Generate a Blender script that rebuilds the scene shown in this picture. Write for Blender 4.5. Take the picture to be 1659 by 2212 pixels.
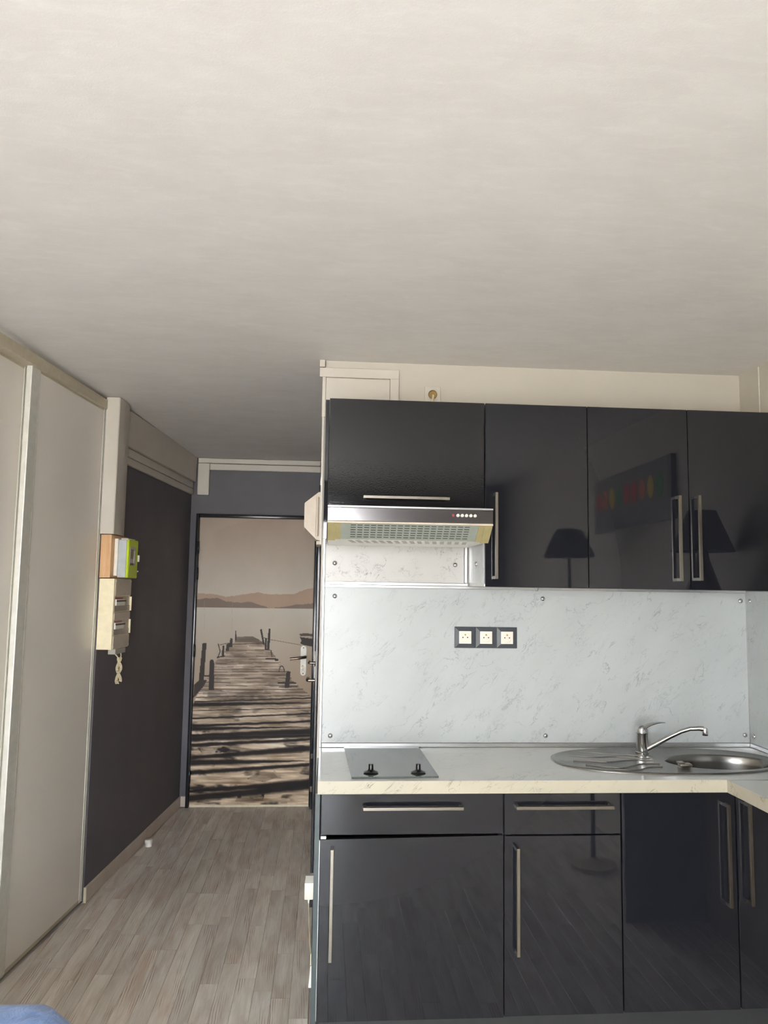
import bpy, bmesh, math, random
import numpy as np
from mathutils import Vector, Matrix

# ------------------------------------------------------------------ scene, camera, world, light, exposure
for o in list(bpy.data.objects):
    bpy.data.objects.remove(o, do_unlink=True)
scene = bpy.context.scene
COL = scene.collection
random.seed(7)
PI = math.pi

cam_data = bpy.data.cameras.new('camera')
cam = bpy.data.objects.new('camera', cam_data)
COL.objects.link(cam)
cam_data.sensor_fit = 'VERTICAL'
cam_data.sensor_height = 36.0
cam_data.sensor_width = 27.0
cam_data.lens = 36.0 * 1656.0 / 2212.0
cam_data.clip_start = 0.02
# world axes as seen by the camera (right, down, forward)
AX = Vector((0.9970, 0.0222, 0.0735)); AZ = Vector((0.0150, -0.9949, 0.0995))
AX.normalize(); AZ = (AZ - AZ.dot(AX) * AX).normalized()
AY = Vector((AX.y*AZ.z-AX.z*AZ.y, AX.z*AZ.x-AX.x*AZ.z, AX.x*AZ.y-AX.y*AZ.x))
if AY.z < 0: AY = -AY
right = Vector((AX.x, AY.x, AZ.x)); down = Vector((AX.y, AY.y, AZ.y)); fwd = Vector((AX.z, AY.z, AZ.z))
m = Matrix.Identity(4)
for i in range(3):
    m[i][0] = right[i]; m[i][1] = -down[i]; m[i][2] = -fwd[i]
m.translation = Vector((0, 0, 1.557))
cam.matrix_world = m
scene.camera = cam

scene.view_settings.view_transform = 'Standard'
scene.view_settings.look = 'None'
scene.view_settings.gamma = 1.0
scene.view_settings.use_curve_mapping = False
scene.view_settings.exposure = 2.07

world = bpy.data.worlds.new('daylight'); scene.world = world
world.use_nodes = True
wn = world.node_tree.nodes; wl = world.node_tree.links
wn.clear()
w_out = wn.new('ShaderNodeOutputWorld'); w_bg = wn.new('ShaderNodeBackground')
w_tc = wn.new('ShaderNodeTexCoord'); w_sep = wn.new('ShaderNodeSeparateXYZ'); w_ramp = wn.new('ShaderNodeValToRGB')
w_map = wn.new('ShaderNodeMapRange'); w_map.inputs['From Min'].default_value = -1; w_map.inputs['From Max'].default_value = 1
wl.new(w_tc.outputs['Generated'], w_sep.inputs[0]); wl.new(w_sep.outputs['Z'], w_map.inputs['Value'])
wl.new(w_map.outputs['Result'], w_ramp.inputs['Fac'])
e = w_ramp.color_ramp.elements
e[0].position = 0.0; e[0].color = (0.61, 0.60, 0.585, 1)       # terrace and ground outside
e[1].position = 1.0; e[1].color = (0.66, 0.82, 1.0, 1)        # zenith
x = e.new(0.49); x.color = (0.63, 0.62, 0.605, 1)
x = e.new(0.51); x.color = (0.97, 0.985, 1.0, 1)                # hazy horizon
x = e.new(0.70); x.color = (0.80, 0.90, 1.0, 1)
wl.new(w_ramp.outputs['Color'], w_bg.inputs['Color']); w_bg.inputs['Strength'].default_value = 7.4
wl.new(w_bg.outputs[0], w_out.inputs[0])

YR = -1.90                       # rear wall, with the glazed door behind the photographer
WX0, WX1, WZ0, WZ1 = -1.68, 0.22, 0.06, 2.28
pl = bpy.data.lights.new('window_daylight', 'AREA'); pl.shape = 'RECTANGLE'
pl.size = WX1 - WX0; pl.size_y = WZ1 - WZ0; pl.cycles.is_portal = True
plo = bpy.data.objects.new('window_daylight', pl); COL.objects.link(plo)
plo.location = ((WX0 + WX1) / 2, YR - 0.16, (WZ0 + WZ1) / 2); plo.rotation_euler = (PI / 2, 0, PI)
scene.cycles.max_bounces = 12; scene.cycles.diffuse_bounces = 8; scene.cycles.glossy_bounces = 6
scene.cycles.transparent_max_bounces = 8
scene.cycles.use_denoising = True
scene.cycles.sample_clamp_indirect = 6.0

# ------------------------------------------------------------------ helpers
def s2l(c):
    return tuple((v / 12.92 if v <= 0.04045 else ((v + 0.055) / 1.055) ** 2.4) for v in (k / 255.0 for k in c))
def rgb(r, g, b): return s2l((r, g, b)) + (1.0,)

class NT:
    def __init__(s, name):
        s.m = bpy.data.materials.new(name); s.m.use_nodes = True
        s.n = s.m.node_tree.nodes; s.l = s.m.node_tree.links
        s.b = s.n['Principled BSDF']
    def node(s, t, **k):
        n = s.n.new(t)
        for a, v in k.items():
            if a in n.inputs: n.inputs[a].default_value = v
            else: setattr(n, a, v)
        return n
    def link(s, a, b): s.l.new(a, b)
    def set(s, **k):
        for a, v in k.items(): s.b.inputs[a.replace('_', ' ')].default_value = v
    def math(s, op, a, b=None):
        n = s.n.new('ShaderNodeMath'); n.operation = op
        for i, v in enumerate((a, b)):
            if v is None: continue
            if isinstance(v, (int, float)): n.inputs[i].default_value = v
            else: s.l.new(v, n.inputs[i])
        return n.outputs[0]
    def mix(s, fac, a, b, blend='MIX'):
        n = s.n.new('ShaderNodeMix'); n.data_type = 'RGBA'; n.blend_type = blend
        for i, v in ((0, fac), (6, a), (7, b)):
            if isinstance(v, (int, float, tuple)): n.inputs[i].default_value = v
            else: s.l.new(v, n.inputs[i])
        return n.outputs[2]
    def coords(s, scale=(1, 1, 1), rot=(0, 0, 0), src='Object'):
        t = s.n.new('ShaderNodeTexCoord'); mp = s.n.new('ShaderNodeMapping')
        mp.inputs['Scale'].default_value = scale; mp.inputs['Rotation'].default_value = rot
        s.l.new(t.outputs[src], mp.inputs['Vector']); return mp.outputs[0]
    def noise(s, vec, scale=5.0, detail=3.0, rough=0.5, dist=0.0):
        n = s.n.new('ShaderNodeTexNoise')
        n.inputs['Scale'].default_value = scale; n.inputs['Detail'].default_value = detail
        n.inputs['Roughness'].default_value = rough; n.inputs['Distortion'].default_value = dist
        s.l.new(vec, n.inputs['Vector']); return n.outputs['Fac']
    def ramp(s, fac, stops):
        n = s.n.new('ShaderNodeValToRGB'); el = n.color_ramp.elements
        el[0].position, el[0].color = stops[0]; el[1].position, el[1].color = stops[-1]
        for p, c in stops[1:-1]:
            q = el.new(p); q.color = c
        s.l.new(fac, n.inputs['Fac']); return n.outputs['Color']
    def bump(s, h, strength=0.2, dist=0.01):
        n = s.n.new('ShaderNodeBump'); n.inputs['Strength'].default_value = strength; n.inputs['Distance'].default_value = dist
        s.l.new(h, n.inputs['Height']); s.l.new(n.outputs[0], s.b.inputs['Normal'])
    def color(s, c): s.l.new(c, s.b.inputs['Base Color'])

def plain(name, col, rough=0.5, metal=0.0, spec=0.5, coat=0.0, nscale=30.0, namt=0.06, bump=0.0):
    t = NT(name)
    n = t.noise(t.coords(), nscale, 3)
    d = tuple(v * (1 - namt) for v in col[:3]) + (1,); u = tuple(min(1, v * (1 + namt)) for v in col[:3]) + (1,)
    t.color(t.ramp(n, [(0.3, d), (0.7, u)]))
    t.set(Roughness=rough, Metallic=metal); t.b.inputs['Specular IOR Level'].default_value = spec
    if coat: t.b.inputs['Coat Weight'].default_value = coat; t.b.inputs['Coat Roughness'].default_value = 0.04
    if bump: t.bump(n, bump, 0.004)
    return t.m
W = (0, 0, 0, 1)
def g(v): return (v, v, v, 1)

M = {}
# ceiling paint with visible roller strokes
t = NT('ceiling_paint')
v = t.coords((1.4, 3.0, 1)); n1 = t.noise(v, 2.6, 6, 0.62, 0.5)
n2 = t.noise(t.coords((4.0, 14.0, 1)), 2.4, 5, 0.7, 0.4)
c1 = t.ramp(n1, [(0.36, rgb(212, 208, 204)), (0.62, rgb(217, 214, 210))])
c2 = t.ramp(n2, [(0.50, g(0.0)), (0.78, g(0.5))])
t.color(t.mix(c2, c1, rgb(228, 226, 222)))
t.set(Roughness=0.6); n3 = t.noise(t.coords(), 220, 2); t.bump(n3, 0.15, 0.002); M['ceiling'] = t.m
M['white_wall'] = plain('white_wall_paint', rgb(194, 187, 174), 0.6, nscale=3, namt=0.03, bump=0.05)
M['charcoal_wall'] = plain('charcoal_wall_paint', rgb(97, 94, 99), 0.55, nscale=5, namt=0.06, bump=0.05)
M['white_trim'] = plain('white_gloss_trim', rgb(201, 194, 182), 0.4, nscale=6, namt=0.03)
M['cream_trim'] = plain('cream_trim', rgb(228, 216, 190), 0.45)
M['skirting'] = plain('beige_skirting', rgb(206, 191, 176), 0.4, nscale=8)
# high gloss anthracite fronts
t = NT('anthracite_gloss')
t.set(Base_Color=rgb(29, 30, 35), Roughness=0.03); t.b.inputs['Specular IOR Level'].default_value = 0.5
wv = t.noise(t.coords((1, 1, 1)), 7.0, 1, 0.4); t.bump(wv, 0.012, 0.01); M['gloss'] = t.m
t = NT('anthracite_gloss_orange_peel')
t.set(Base_Color=rgb(27, 27, 29), Roughness=0.08); t.b.inputs['Specular IOR Level'].default_value = 0.5
wv = t.noise(t.coords((1, 1, 1.6)), 150.0, 2, 0.5); t.bump(wv, 0.10, 0.0015); M['gloss_peel'] = t.m
M['carcass'] = plain('grey_carcass', rgb(200, 198, 192), 0.45)
M['dark_carcass'] = plain('dark_carcass', rgb(52, 54, 60), 0.4)
M['side_panel'] = plain('slate_side_panel', rgb(66, 76, 78), 0.35)
M['kick'] = plain('plinth', rgb(50, 52, 52), 0.35)

def marble(name, base, vein, rotY, rotZ, rough, vscale=3.2, amount=0.75, big=False):
    t = NT(name)
    v = t.coords((1, 1, 1), (0, rotY, rotZ))
    mp = t.node('ShaderNodeMapping'); mp.inputs['Scale'].default_value = (0.45, 1.0, 1.0) if not big else (1, 1, 1)
    t.link(v, mp.inputs['Vector']); v2 = mp.outputs[0]
    cloud = t.noise(v2, vscale * 1.4, 4, 0.55, 0.3)
    c = t.ramp(cloud, [(0.3, tuple(k * 0.93 for k in base[:3]) + (1,)), (0.62, base)])
    def veins(sc, width, dist, seed):
        m2 = t.node('ShaderNodeMapping'); m2.inputs['Location'].default_value = (seed, seed * 1.7, seed * 0.6); t.link(v2, m2.inputs['Vector'])
        n = t.noise(m2.outputs[0], sc, 5, 0.62, dist)
        a = t.math('ABSOLUTE', t.math('SUBTRACT', n, 0.5))
        return t.math('SUBTRACT', 1.0, t.math('MINIMUM', t.math('DIVIDE', a, width), 1.0))
    def mask(sc, lo, hi, seed):
        m2 = t.node('ShaderNodeMapping'); m2.inputs['Location'].default_value = (seed, seed, seed); t.link(v2, m2.inputs['Vector'])
        n = t.noise(m2.outputs[0], sc, 3, 0.6)
        r = t.node('ShaderNodeMapRange'); r.inputs['From Min'].default_value = lo; r.inputs['From Max'].default_value = hi
        t.link(n, r.inputs['Value']); return r.outputs[0]
    f1 = t.math('MULTIPLY', veins(vscale * 1.9, 0.012, 0.9, 3.1), mask(vscale * 2.6, 0.50, 0.66, 9.0))
    f2 = t.math('MULTIPLY', veins(vscale * 4.2, 0.018, 1.2, 7.7), mask(vscale * 3.4, 0.50, 0.68, 4.0))
    f = t.math('MULTIPLY', t.math('MAXIMUM', f1, t.math('MULTIPLY', f2, 0.8)), amount)
    t.color(t.mix(f, c, vein)); t.set(Roughness=rough); return t
M['marble'] = marble('grey_marble_laminate', rgb(183, 187, 187), rgb(98, 101, 100), math.radians(48), 0, 0.28, 5.2, 0.6).m
M['marble_hood'] = marble('cream_marble_laminate', rgb(194, 192, 188), rgb(112, 108, 102), 0, 0, 0.3, 4.4, 0.9, True).m
t = marble('worktop_marble_laminate', rgb(208, 210, 206), rgb(150, 149, 142), 0, math.radians(-35), 0.14, 3.0, 0.5)
t.b.inputs['Specular IOR Level'].default_value = 0.6; M['worktop'] = t.m
M['worktop_edge'] = marble('cream_worktop_edge', rgb(184, 177, 158), rgb(108, 94, 74), math.radians(35), 0, 0.35, 5.5, 1.0).m

def brushed(name, col, rough, sc):
    t = NT(name); n = t.noise(t.coords(sc), 40, 3)
    t.color(t.ramp(n, [(0.3, tuple(k * 0.9 for k in col[:3]) + (1,)), (0.7, col)]))
    t.set(Metallic=1.0, Roughness=rough); t.bump(n, 0.03, 0.001); return t.m
M['steel'] = brushed('brushed_steel', rgb(146, 140, 130), 0.30, (1, 12, 12))
M['hood_steel'] = brushed('polished_hood_steel', rgb(172, 168, 168), 0.15, (1, 14, 14))
M['sink_steel'] = brushed('sink_steel', rgb(146, 144, 140), 0.26, (4, 4, 4))
M['chrome'] = plain('chrome', rgb(205, 205, 205), 0.08, 1.0, nscale=3, namt=0.02)
M['alu'] = brushed('satin_aluminium', rgb(200, 200, 200), 0.32, (1, 6, 6))
M['alu_white'] = plain('white_lacquered_aluminium', rgb(216, 214, 204), 0.35, 0.25)
t = NT('cooktop_glass'); t.set(Base_Color=rgb(56, 60, 60), Roughness=0.09, IOR=2.1); n = t.noise(t.coords((3, 9, 1), (0, 0, 0.4)), 4, 4, 0.7, 0.5)
t.color(t.ramp(n, [(0.45, rgb(78, 83, 82)), (0.72, rgb(104, 108, 106))])); M['glass_top'] = t.m
M['black_plastic'] = plain('black_plastic', rgb(18, 18, 20), 0.2)
M['black_gloss'] = plain('black_gloss_paint', rgb(34, 36, 40), 0.16, nscale=14, namt=0.15, bump=0.15)
M['closet'] = plain('beige_closet_panel', rgb(228, 222, 213), 0.34, nscale=2, namt=0.025)
M['closet_track'] = plain('beige_track', rgb(186, 176, 152), 0.4)
M['grey_plastic'] = plain('grey_plastic', rgb(176, 172, 162), 0.4)
M['beige_plastic'] = plain('aged_beige_plastic', rgb(196, 184, 166), 0.4)
M['cream_plastic'] = plain('cream_plastic', rgb(238, 226, 192), 0.45)
M['smoke_cover'] = plain('smoked_breaker_cover', rgb(150, 138, 122), 0.2)
M['meter_grey'] = plain('meter_grey', rgb(182, 188, 192), 0.4)
M['meter_green'] = plain('meter_green', rgb(186, 206, 30), 0.4)
M['white_plastic'] = plain('white_plastic', rgb(236, 232, 222), 0.35)
M['socket_white'] = plain('socket_ivory', rgb(240, 230, 216), 0.35)
M['socket_frame'] = plain('socket_anthracite', rgb(74, 77, 82), 0.24)
M['hole'] = plain('dark_hole', rgb(20, 18, 16), 0.8)
M['slot'] = plain('slot_shadow_grey', rgb(70, 74, 68), 0.6)
M['brass'] = plain('brass', rgb(176, 150, 100), 0.3, 1.0)
M['bronze'] = plain('bronze_handle', rgb(128, 116, 102), 0.28, 1.0)
M['hood_grille'] = plain('pale_green_grille', rgb(150, 156, 146), 0.4)
M['hood_yellow'] = plain('yellowed_hood_plastic', rgb(164, 153, 110), 0.4)
M['red'] = plain('red_lamp', rgb(150, 40, 34), 0.3)
t = NT('wood_board'); n = t.noise(t.coords((18, 18, 1.5)), 3, 4, 0.6, 0.6)
t.color(t.ramp(n, [(0.3, rgb(206, 160, 112)), (0.7, rgb(226, 186, 140))])); t.set(Roughness=0.5); M['wood'] = t.m
t = NT('blue_fabric'); v = t.coords((1, 1, 1)); n = t.noise(v, 14, 4, 0.6, 1.0)
t.color(t.ramp(n, [(0.3, rgb(88, 126, 194)), (0.7, rgb(138, 176, 236))])); t.set(Roughness=0.5); t.b.inputs['Sheen Weight'].default_value = 0.4
t.bump(n, 0.5, 0.02); M['blue'] = t.m
M['black_fabric'] = plain('black_lampshade', rgb(30, 29, 30), 0.8)
M['dark_ceramic'] = plain('dark_ceramic', rgb(60, 56, 54), 0.3)
M['canvas'] = plain('canvas', rgb(126, 122, 118), 0.7)
M['pvc'] = plain('white_pvc', rgb(235, 235, 232), 0.3)
M['taupe_door'] = plain('taupe_door', rgb(150, 136, 120), 0.45)
t = NT('window_glass')
tr = t.node('ShaderNodeBsdfTransparent'); gl = t.node('ShaderNodeBsdfGlossy'); gl.inputs['Roughness'].default_value = 0.02
mx = t.node('ShaderNodeMixShader'); mx.inputs[0].default_value = 0.06
t.link(tr.outputs[0], mx.inputs[1]); t.link(gl.outputs[0], mx.inputs[2]); t.link(mx.outputs[0], t.n['Material Output'].inputs[0]); M['glass'] = t.m
t = NT('clear_hole_colour')
for nm, c in (('red', (220, 40, 34)), ('orange', (236, 120, 20)), ('yellow', (236, 196, 30)), ('green', (40, 140, 40))):
    M['pepper_' + nm] = plain('print_' + nm, rgb(*c), 0.7)

# laminate strips: every strip its own figure through the object's random number
def laminate(name, use_random):
    t = NT(name)
    tc = t.node('ShaderNodeTexCoord'); oi = t.node('ShaderNodeObjectInfo')
    off = t.node('ShaderNodeCombineXYZ')
    if use_random:
        t.link(t.math('MULTIPLY', oi.outputs['Random'], 37.0), off.inputs[0]); t.link(t.math('MULTIPLY', oi.outputs['Random'], 91.0), off.inputs[1])
    ad = t.node('ShaderNodeVectorMath'); ad.operation = 'ADD'
    t.link(tc.outputs['Object'], ad.inputs[0]); t.link(off.outputs[0], ad.inputs[1])
    def mp(sc):
        q = t.node('ShaderNodeMapping'); q.inputs['Scale'].default_value = sc; t.link(ad.outputs[0], q.inputs['Vector']); return q.outputs[0]
    broad = t.noise(mp((9, 1.6, 1)), 1.6, 4, 0.55, 0.5)
    fine = t.noise(mp((90, 3.0, 1)), 1.6, 4, 0.65, 0.3)
    wv = t.node('ShaderNodeTexWave'); wv.wave_type = 'RINGS'; wv.rings_direction = 'Z'
    wv.inputs['Scale'].default_value = 3.2; wv.inputs['Distortion'].default_value = 5.0; wv.inputs['Detail'].default_value = 2.0
    t.link(mp((11, 1.3, 1)), wv.inputs['Vector'])
    c = t.ramp(broad, [(0.28, rgb(196, 183, 170)), (0.48, rgb(229, 221, 210)), (0.70, rgb(246, 241, 232))])
    cf = t.ramp(fine, [(0.35, g(0.32)), (0.65, g(0.0))])
    c = t.mix(cf, c, rgb(186, 172, 159))
    gm = t.noise(mp((14, 2.2, 1)), 1.5, 2, 0.5)
    gmask = t.ramp(gm, [(0.50, g(0.0)), (0.66, g(0.75))])
    gl = t.math('MULTIPLY', t.ramp(wv.outputs['Fac'], [(0.55, g(0.0)), (0.95, g(1.0))]), gmask)
    c = t.mix(gl, c, rgb(156, 122, 102))
    brown = t.ramp(t.noise(mp((7, 1.1, 1)), 2.1, 2, 0.5), [(0.56, g(0.0)), (0.74, g(0.45))])
    c = t.mix(brown, c, rgb(198, 164, 140))
    if use_random:
        tint = t.ramp(oi.outputs['Random'], [(0.0, g(0.84)), (1.0, g(1.06))])
        c = t.mix(1.0, c, tint, 'MULTIPLY')
    t.color(c); t.set(Roughness=0.38); t.b.inputs['Specular IOR Level'].default_value = 0.4
    t.bump(fine, 0.05, 0.002); return t.m
M['laminate'] = laminate('grey_beige_laminate', True)
M['laminate_base'] = laminate('laminate_underlay', False)

# --- geometry
class B:
    def __init__(s): s.bm = bmesh.new()
    def box(s, x0, x1, y0, y1, z0, z1, bev=0.0, seg=1, rot=None):
        r = bmesh.ops.create_cube(s.bm, size=1.0)['verts']
        for v in r:
            v.co = Vector(((x0 + x1) / 2 + v.co.x * (x1 - x0), (y0 + y1) / 2 + v.co.y * (y1 - y0), (z0 + z1) / 2 + v.co.z * (z1 - z0)))
        if bev > 0:
            ed = list({e for v in r for e in v.link_edges})
            bmesh.ops.bevel(s.bm, geom=ed, offset=bev, segments=seg, affect='EDGES', profile=0.5)
        return s
    def prism(s, pts, axis, a, b):
        """pts: 2D outline; axis: 'x' (pts=y,z) 'y' (pts=x,z) 'z' (pts=x,y); extruded a..b"""
        def mk(p, h): return {'x': (h, p[0], p[1]), 'y': (p[0], h, p[1]), 'z': (p[0], p[1], h)}[axis]
        A = [s.bm.verts.new(mk(p, a)) for p in pts]; Bv = [s.bm.verts.new(mk(p, b)) for p in pts]
        n = len(pts)
        s.bm.faces.new(A); s.bm.faces.new(Bv[::-1])
        for i in range(n): s.bm.faces.new((A[i], A[(i + 1) % n], Bv[(i + 1) % n], Bv[i]))
        bmesh.ops.recalc_face_normals(s.bm, faces=s.bm.faces[:]); return s
    def tube(s, pts, r, seg=10, closed=False, radii=None):
        pts = [Vector(p) for p in pts]; rings = []; up = Vector((0, 0, 1)); n = len(pts)
        prev = None
        for i, p in enumerate(pts):
            d = (pts[min(i + 1, n - 1)] - pts[max(i - 1, 0)]).normalized()
            if prev is None:
                a = d.cross(up)
                if a.length < 1e-3: a = d.cross(Vector((1, 0, 0)))
                a.normalize()
            else:
                a = prev - d * prev.dot(d)
                a.normalize()
            prev = a; b = d.cross(a); rr = radii[i] if radii else r
            rings.append([s.bm.verts.new(p + a * math.cos(k * 2 * PI / seg) * rr + b * math.sin(k * 2 * PI / seg) * rr) for k in range(seg)])
        for i in range(n - 1):
            for k in range(seg):
                s.bm.faces.new((rings[i][k], rings[i][(k + 1) % seg], rings[i + 1][(k + 1) % seg], rings[i + 1][k]))
        s.bm.faces.new(rings[0][::-1]); s.bm.faces.new(rings[-1]); return s
    def lathe(s, prof, c=(0, 0, 0), axis='z', seg=32):
        """prof: list of (radius, height) from low to high along axis"""
        c = Vector(c); rings = []
        for r, h in prof:
            ring = []
            for k in range(seg):
                a = 2 * PI * k / seg; u, w = r * math.cos(a), r * math.sin(a)
                p = {'z': (u, w, h), 'y': (u, h, w), 'x': (h, u, w)}[axis]
                ring.append(s.bm.verts.new(c + Vector(p)))
            rings.append(ring)
        for i in range(len(rings) - 1):
            for k in range(seg):
                s.bm.faces.new((rings[i][k], rings[i][(k + 1) % seg], rings[i + 1][(k + 1) % seg], rings[i + 1][k]))
        s.bm.faces.new(rings[0][::-1]); s.bm.faces.new(rings[-1])
        bmesh.ops.recalc_face_normals(s.bm, faces=s.bm.faces[:]); return s
    def rings(s, loops, cap_first=False, cap_last=True):
        R = [[s.bm.verts.new(p) for p in lp] for lp in loops]; n = len(R[0])
        for i in range(len(R) - 1):
            for k in range(n): s.bm.faces.new((R[i][k], R[i][(k + 1) % n], R[i + 1][(k + 1) % n], R[i + 1][k]))
        if cap_last: s.bm.faces.new(R[-1])
        if cap_first: s.bm.faces.new(R[0][::-1])
        bmesh.ops.recalc_face_normals(s.bm, faces=s.bm.faces[:]); return s

ORG = {}
def tag(o, label=None, cat=None, group=None, kind=None):
    if label: o['label'] = label
    if cat: o['category'] = cat
    if group: o['group'] = group
    if kind: o['kind'] = kind
    return o
def thing(name, loc, label, cat, group=None, kind=None, rotz=0.0, local=False):
    o = bpy.data.objects.new(name, None); COL.objects.link(o)
    o.empty_display_size = 0.05; o.location = loc; o.rotation_euler = (0, 0, rotz)
    ORG[o.name] = Vector((0, 0, 0)) if (rotz or local) else Vector(loc)
    return tag(o, label, cat, group, kind)
def put(b, name, mat, parent=None, smooth=False, label=None, cat=None, group=None, kind=None, angle=40):
    bm = b.bm
    me = bpy.data.meshes.new(name)
    if parent is None:
        xs = [v.co for v in bm.verts]
        lo = Vector((min(p.x for p in xs), min(p.y for p in xs), min(p.z for p in xs)))
        hi = Vector((max(p.x for p in xs), max(p.y for p in xs), max(p.z for p in xs)))
        org = Vector(((lo.x + hi.x) / 2, (lo.y + hi.y) / 2, lo.z))
    else: org = ORG[parent.name]
    bmesh.ops.translate(bm, verts=bm.verts[:], vec=-org)
    if smooth:
        for f in bm.faces: f.smooth = True
        lim = math.radians(angle)
        for e in bm.edges:
            if len(e.link_faces) == 2 and e.calc_face_angle(0) > lim: e.smooth = False
    bm.to_mesh(me); bm.free()
    o = bpy.data.objects.new(name, me); COL.objects.link(o)
    me.materials.append(M[mat] if isinstance(mat, str) else mat)
    if parent is None: o.location = org
    else: o.parent = parent
    ORG[o.name] = org
    return tag(o, label, cat, group, kind)
def box(name, mat, c, parent=None, bev=0.0, seg=1, **k):
    return put(B().box(*c, bev=bev, seg=seg), name, mat, parent, **k)

# ------------------------------------------------------------------ the room
YK = 3.274      # kitchen wall
XR = 1.85       # right wall
YD = 5.70       # entry door wall
TH_C = math.atan(0.1045); TH = math.atan(0.0910)   # the closet and hall wall run a little askew
PW = (-1.153, 4.033)
def zc(y): return 2.543 - 0.0178 * (y - 3.27)
def wl_x(y): return PW[0] + 0.1045 * (y - PW[1])
def onleft(name, label, cat, group=None, kind=None, s=0.0, n=0.0, z=0.0, TH=TH):
    # things on the left wall use n (off the wall), s (along it), z
    c, sn = math.cos(TH), math.sin(TH)
    return thing(name, (PW[0] + n * c + s * sn, PW[1] - n * sn + s * c, z), label, cat, group, kind, rotz=-TH)

floor = put(B().box(-2.5, 2.0, YR - 0.2, 5.95, -0.12, -0.008), 'floor', 'laminate_base', label='grey beige laminate floor of narrow strips', cat='floor', kind='structure')
# laminate strips
def strip_mesh(L, wd):
    b = B().box(-wd / 2, wd / 2, -L / 2, L / 2, -0.0075, 0.0, bev=0.0006)
    me = bpy.data.meshes.new('plank'); b.bm.to_mesh(me); b.bm.free(); me.materials.append(M['laminate']); return me
SW = 0.0715
lens = [0.36, 0.48, 0.62, 0.80, 1.0]
smesh = {L: strip_mesh(L - 0.0008, SW - 0.0008) for L in lens}
rng = random.Random(21); count = 0
i = 0; xx = -1.46
fo = ORG[floor.name]
while xx < XR:
    xc = xx + SW / 2
    ylo, yhi = (1.55 if xc < 0 else 1.75), YD
    if xc > -0.03: yhi = 2.82
    y = ylo - rng.random() * 0.6
    while y < yhi:
        L = rng.choice(lens)
        if wl_x(y + L) - 0.04 < xx + SW and y + L > ylo and y < yhi and count < 296:
            o = bpy.data.objects.new('plank', smesh[L]); COL.objects.link(o); o.parent = floor
            o.location = Vector((xc, y + L / 2, 0)) - fo; count += 1
        y += L
    xx += SW

ce = B(); ce.prism([(YR - 0.2, zc(YR - 0.2)), (5.95, zc(5.95)), (5.95, 2.75), (YR - 0.2, 2.75)], 'x', -2.5, 2.0)
put(ce, 'ceiling', 'ceiling', label='off white painted ceiling with visible roller strokes', cat='ceiling', kind='structure')

box('wall_back', 'white_wall', (-0.022, 2.0, YK, 3.37, -0.1, 2.6), label='cream white kitchen wall behind the units', cat='wall', kind='structure')
box('wall_right', 'white_wall', (XR, 2.0, YR - 0.2, 3.37, -0.1, 2.72), label='cream white wall on the right of the kitchen', cat='wall', kind='structure')
put(B().prism([(-0.024, 3.3715), (0.10, 3.3715), (0.10, YD + 0.2), (-0.055, YD + 0.2)], 'z', -0.1, 2.58), 'wall_hall', 'charcoal_wall',
    label='narrow seen charcoal hall partition right of the entry door', cat='wall', kind='structure')
box('wall_front', 'charcoal_wall', (-1.35, -0.056, YD, YD + 0.15, -0.1, 2.58), label='dark charcoal wall around the entry door', cat='wall', kind='structure')
hw = onleft('wall_left', 'dark charcoal hall wall between closet and entry door', 'wall', kind='structure')
box('hall_wall_face', 'charcoal_wall', (-0.16, 0.0, 0.0, 1.74, -0.1, 2.60), hw)
box('wall_closet', 'white_wall', (-1.95, -1.90, YR - 0.2, 4.2, -0.1, 2.72), label='white wall behind the sliding closet', cat='wall', kind='structure')
rw = B().box(-2.0, WX0, YR - 0.15, YR, -0.1, 2.72).box(WX1, XR, YR - 0.15, YR, -0.1, 2.72).box(WX0, WX1, YR - 0.15, YR, WZ1, 2.72).box(WX0, WX1, YR - 0.15, YR, -0.1, WZ0)
put(rw, 'wall_rear', 'charcoal_wall', label='charcoal rear wall around the glazed terrace door', cat='wall', kind='structure')
wi = thing('window_1', ((WX0 + WX1) / 2, YR - 0.1, WZ0), 'white framed glazed terrace door behind the photographer', 'window', kind='structure')
f = B().box(WX0, WX1, YR - 0.13, YR - 0.06, WZ0, WZ0 + 0.06).box(WX0, WX1, YR - 0.13, YR - 0.06, WZ1 - 0.06, WZ1)
f.box(WX0, WX0 + 0.06, YR - 0.13, YR - 0.06, WZ0, WZ1).box(WX1 - 0.06, WX1, YR - 0.13, YR - 0.06, WZ0, WZ1)
put(f, 'window_frame', 'pvc', wi)
xm = (WX0 + WX1) / 2
box('mullion', 'pvc', (xm - 0.05, xm + 0.05, YR - 0.125, YR - 0.065, WZ0, WZ1), wi)
for a, b_ in ((WX0 + 0.05, xm - 0.04), (xm + 0.04, WX1 - 0.05)):
    box('pane', 'glass', (a, b_, YR - 0.10, YR - 0.092, WZ0 + 0.05, WZ1 - 0.05), wi)

# white boxing in the upper hall wall, and the duct column over the meter board
tb = onleft('trim_1', 'flat white band boxed in at the top of the hall wall', 'trim', kind='structure')
box('band', 'white_trim', (0.0005, 0.036, 0.20, 1.66, 2.318, 2.515), tb, bev=0.002)
td = onleft('trim_2', 'white duct column coming down from the ceiling beside the closet', 'trim', kind='structure')
prof = [(0.0005, -0.03), (0.066, -0.03), (0.070, -0.026)] + [(0.070 - 0.04 * (k / 6) ** 2.2, 0.02 + 0.21 * k / 6) for k in range(7)] + [(0.0005, 0.235)]
put(B().prism(prof, 'z', 1.815, 2.525), 'column', 'white_trim', td)
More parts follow.
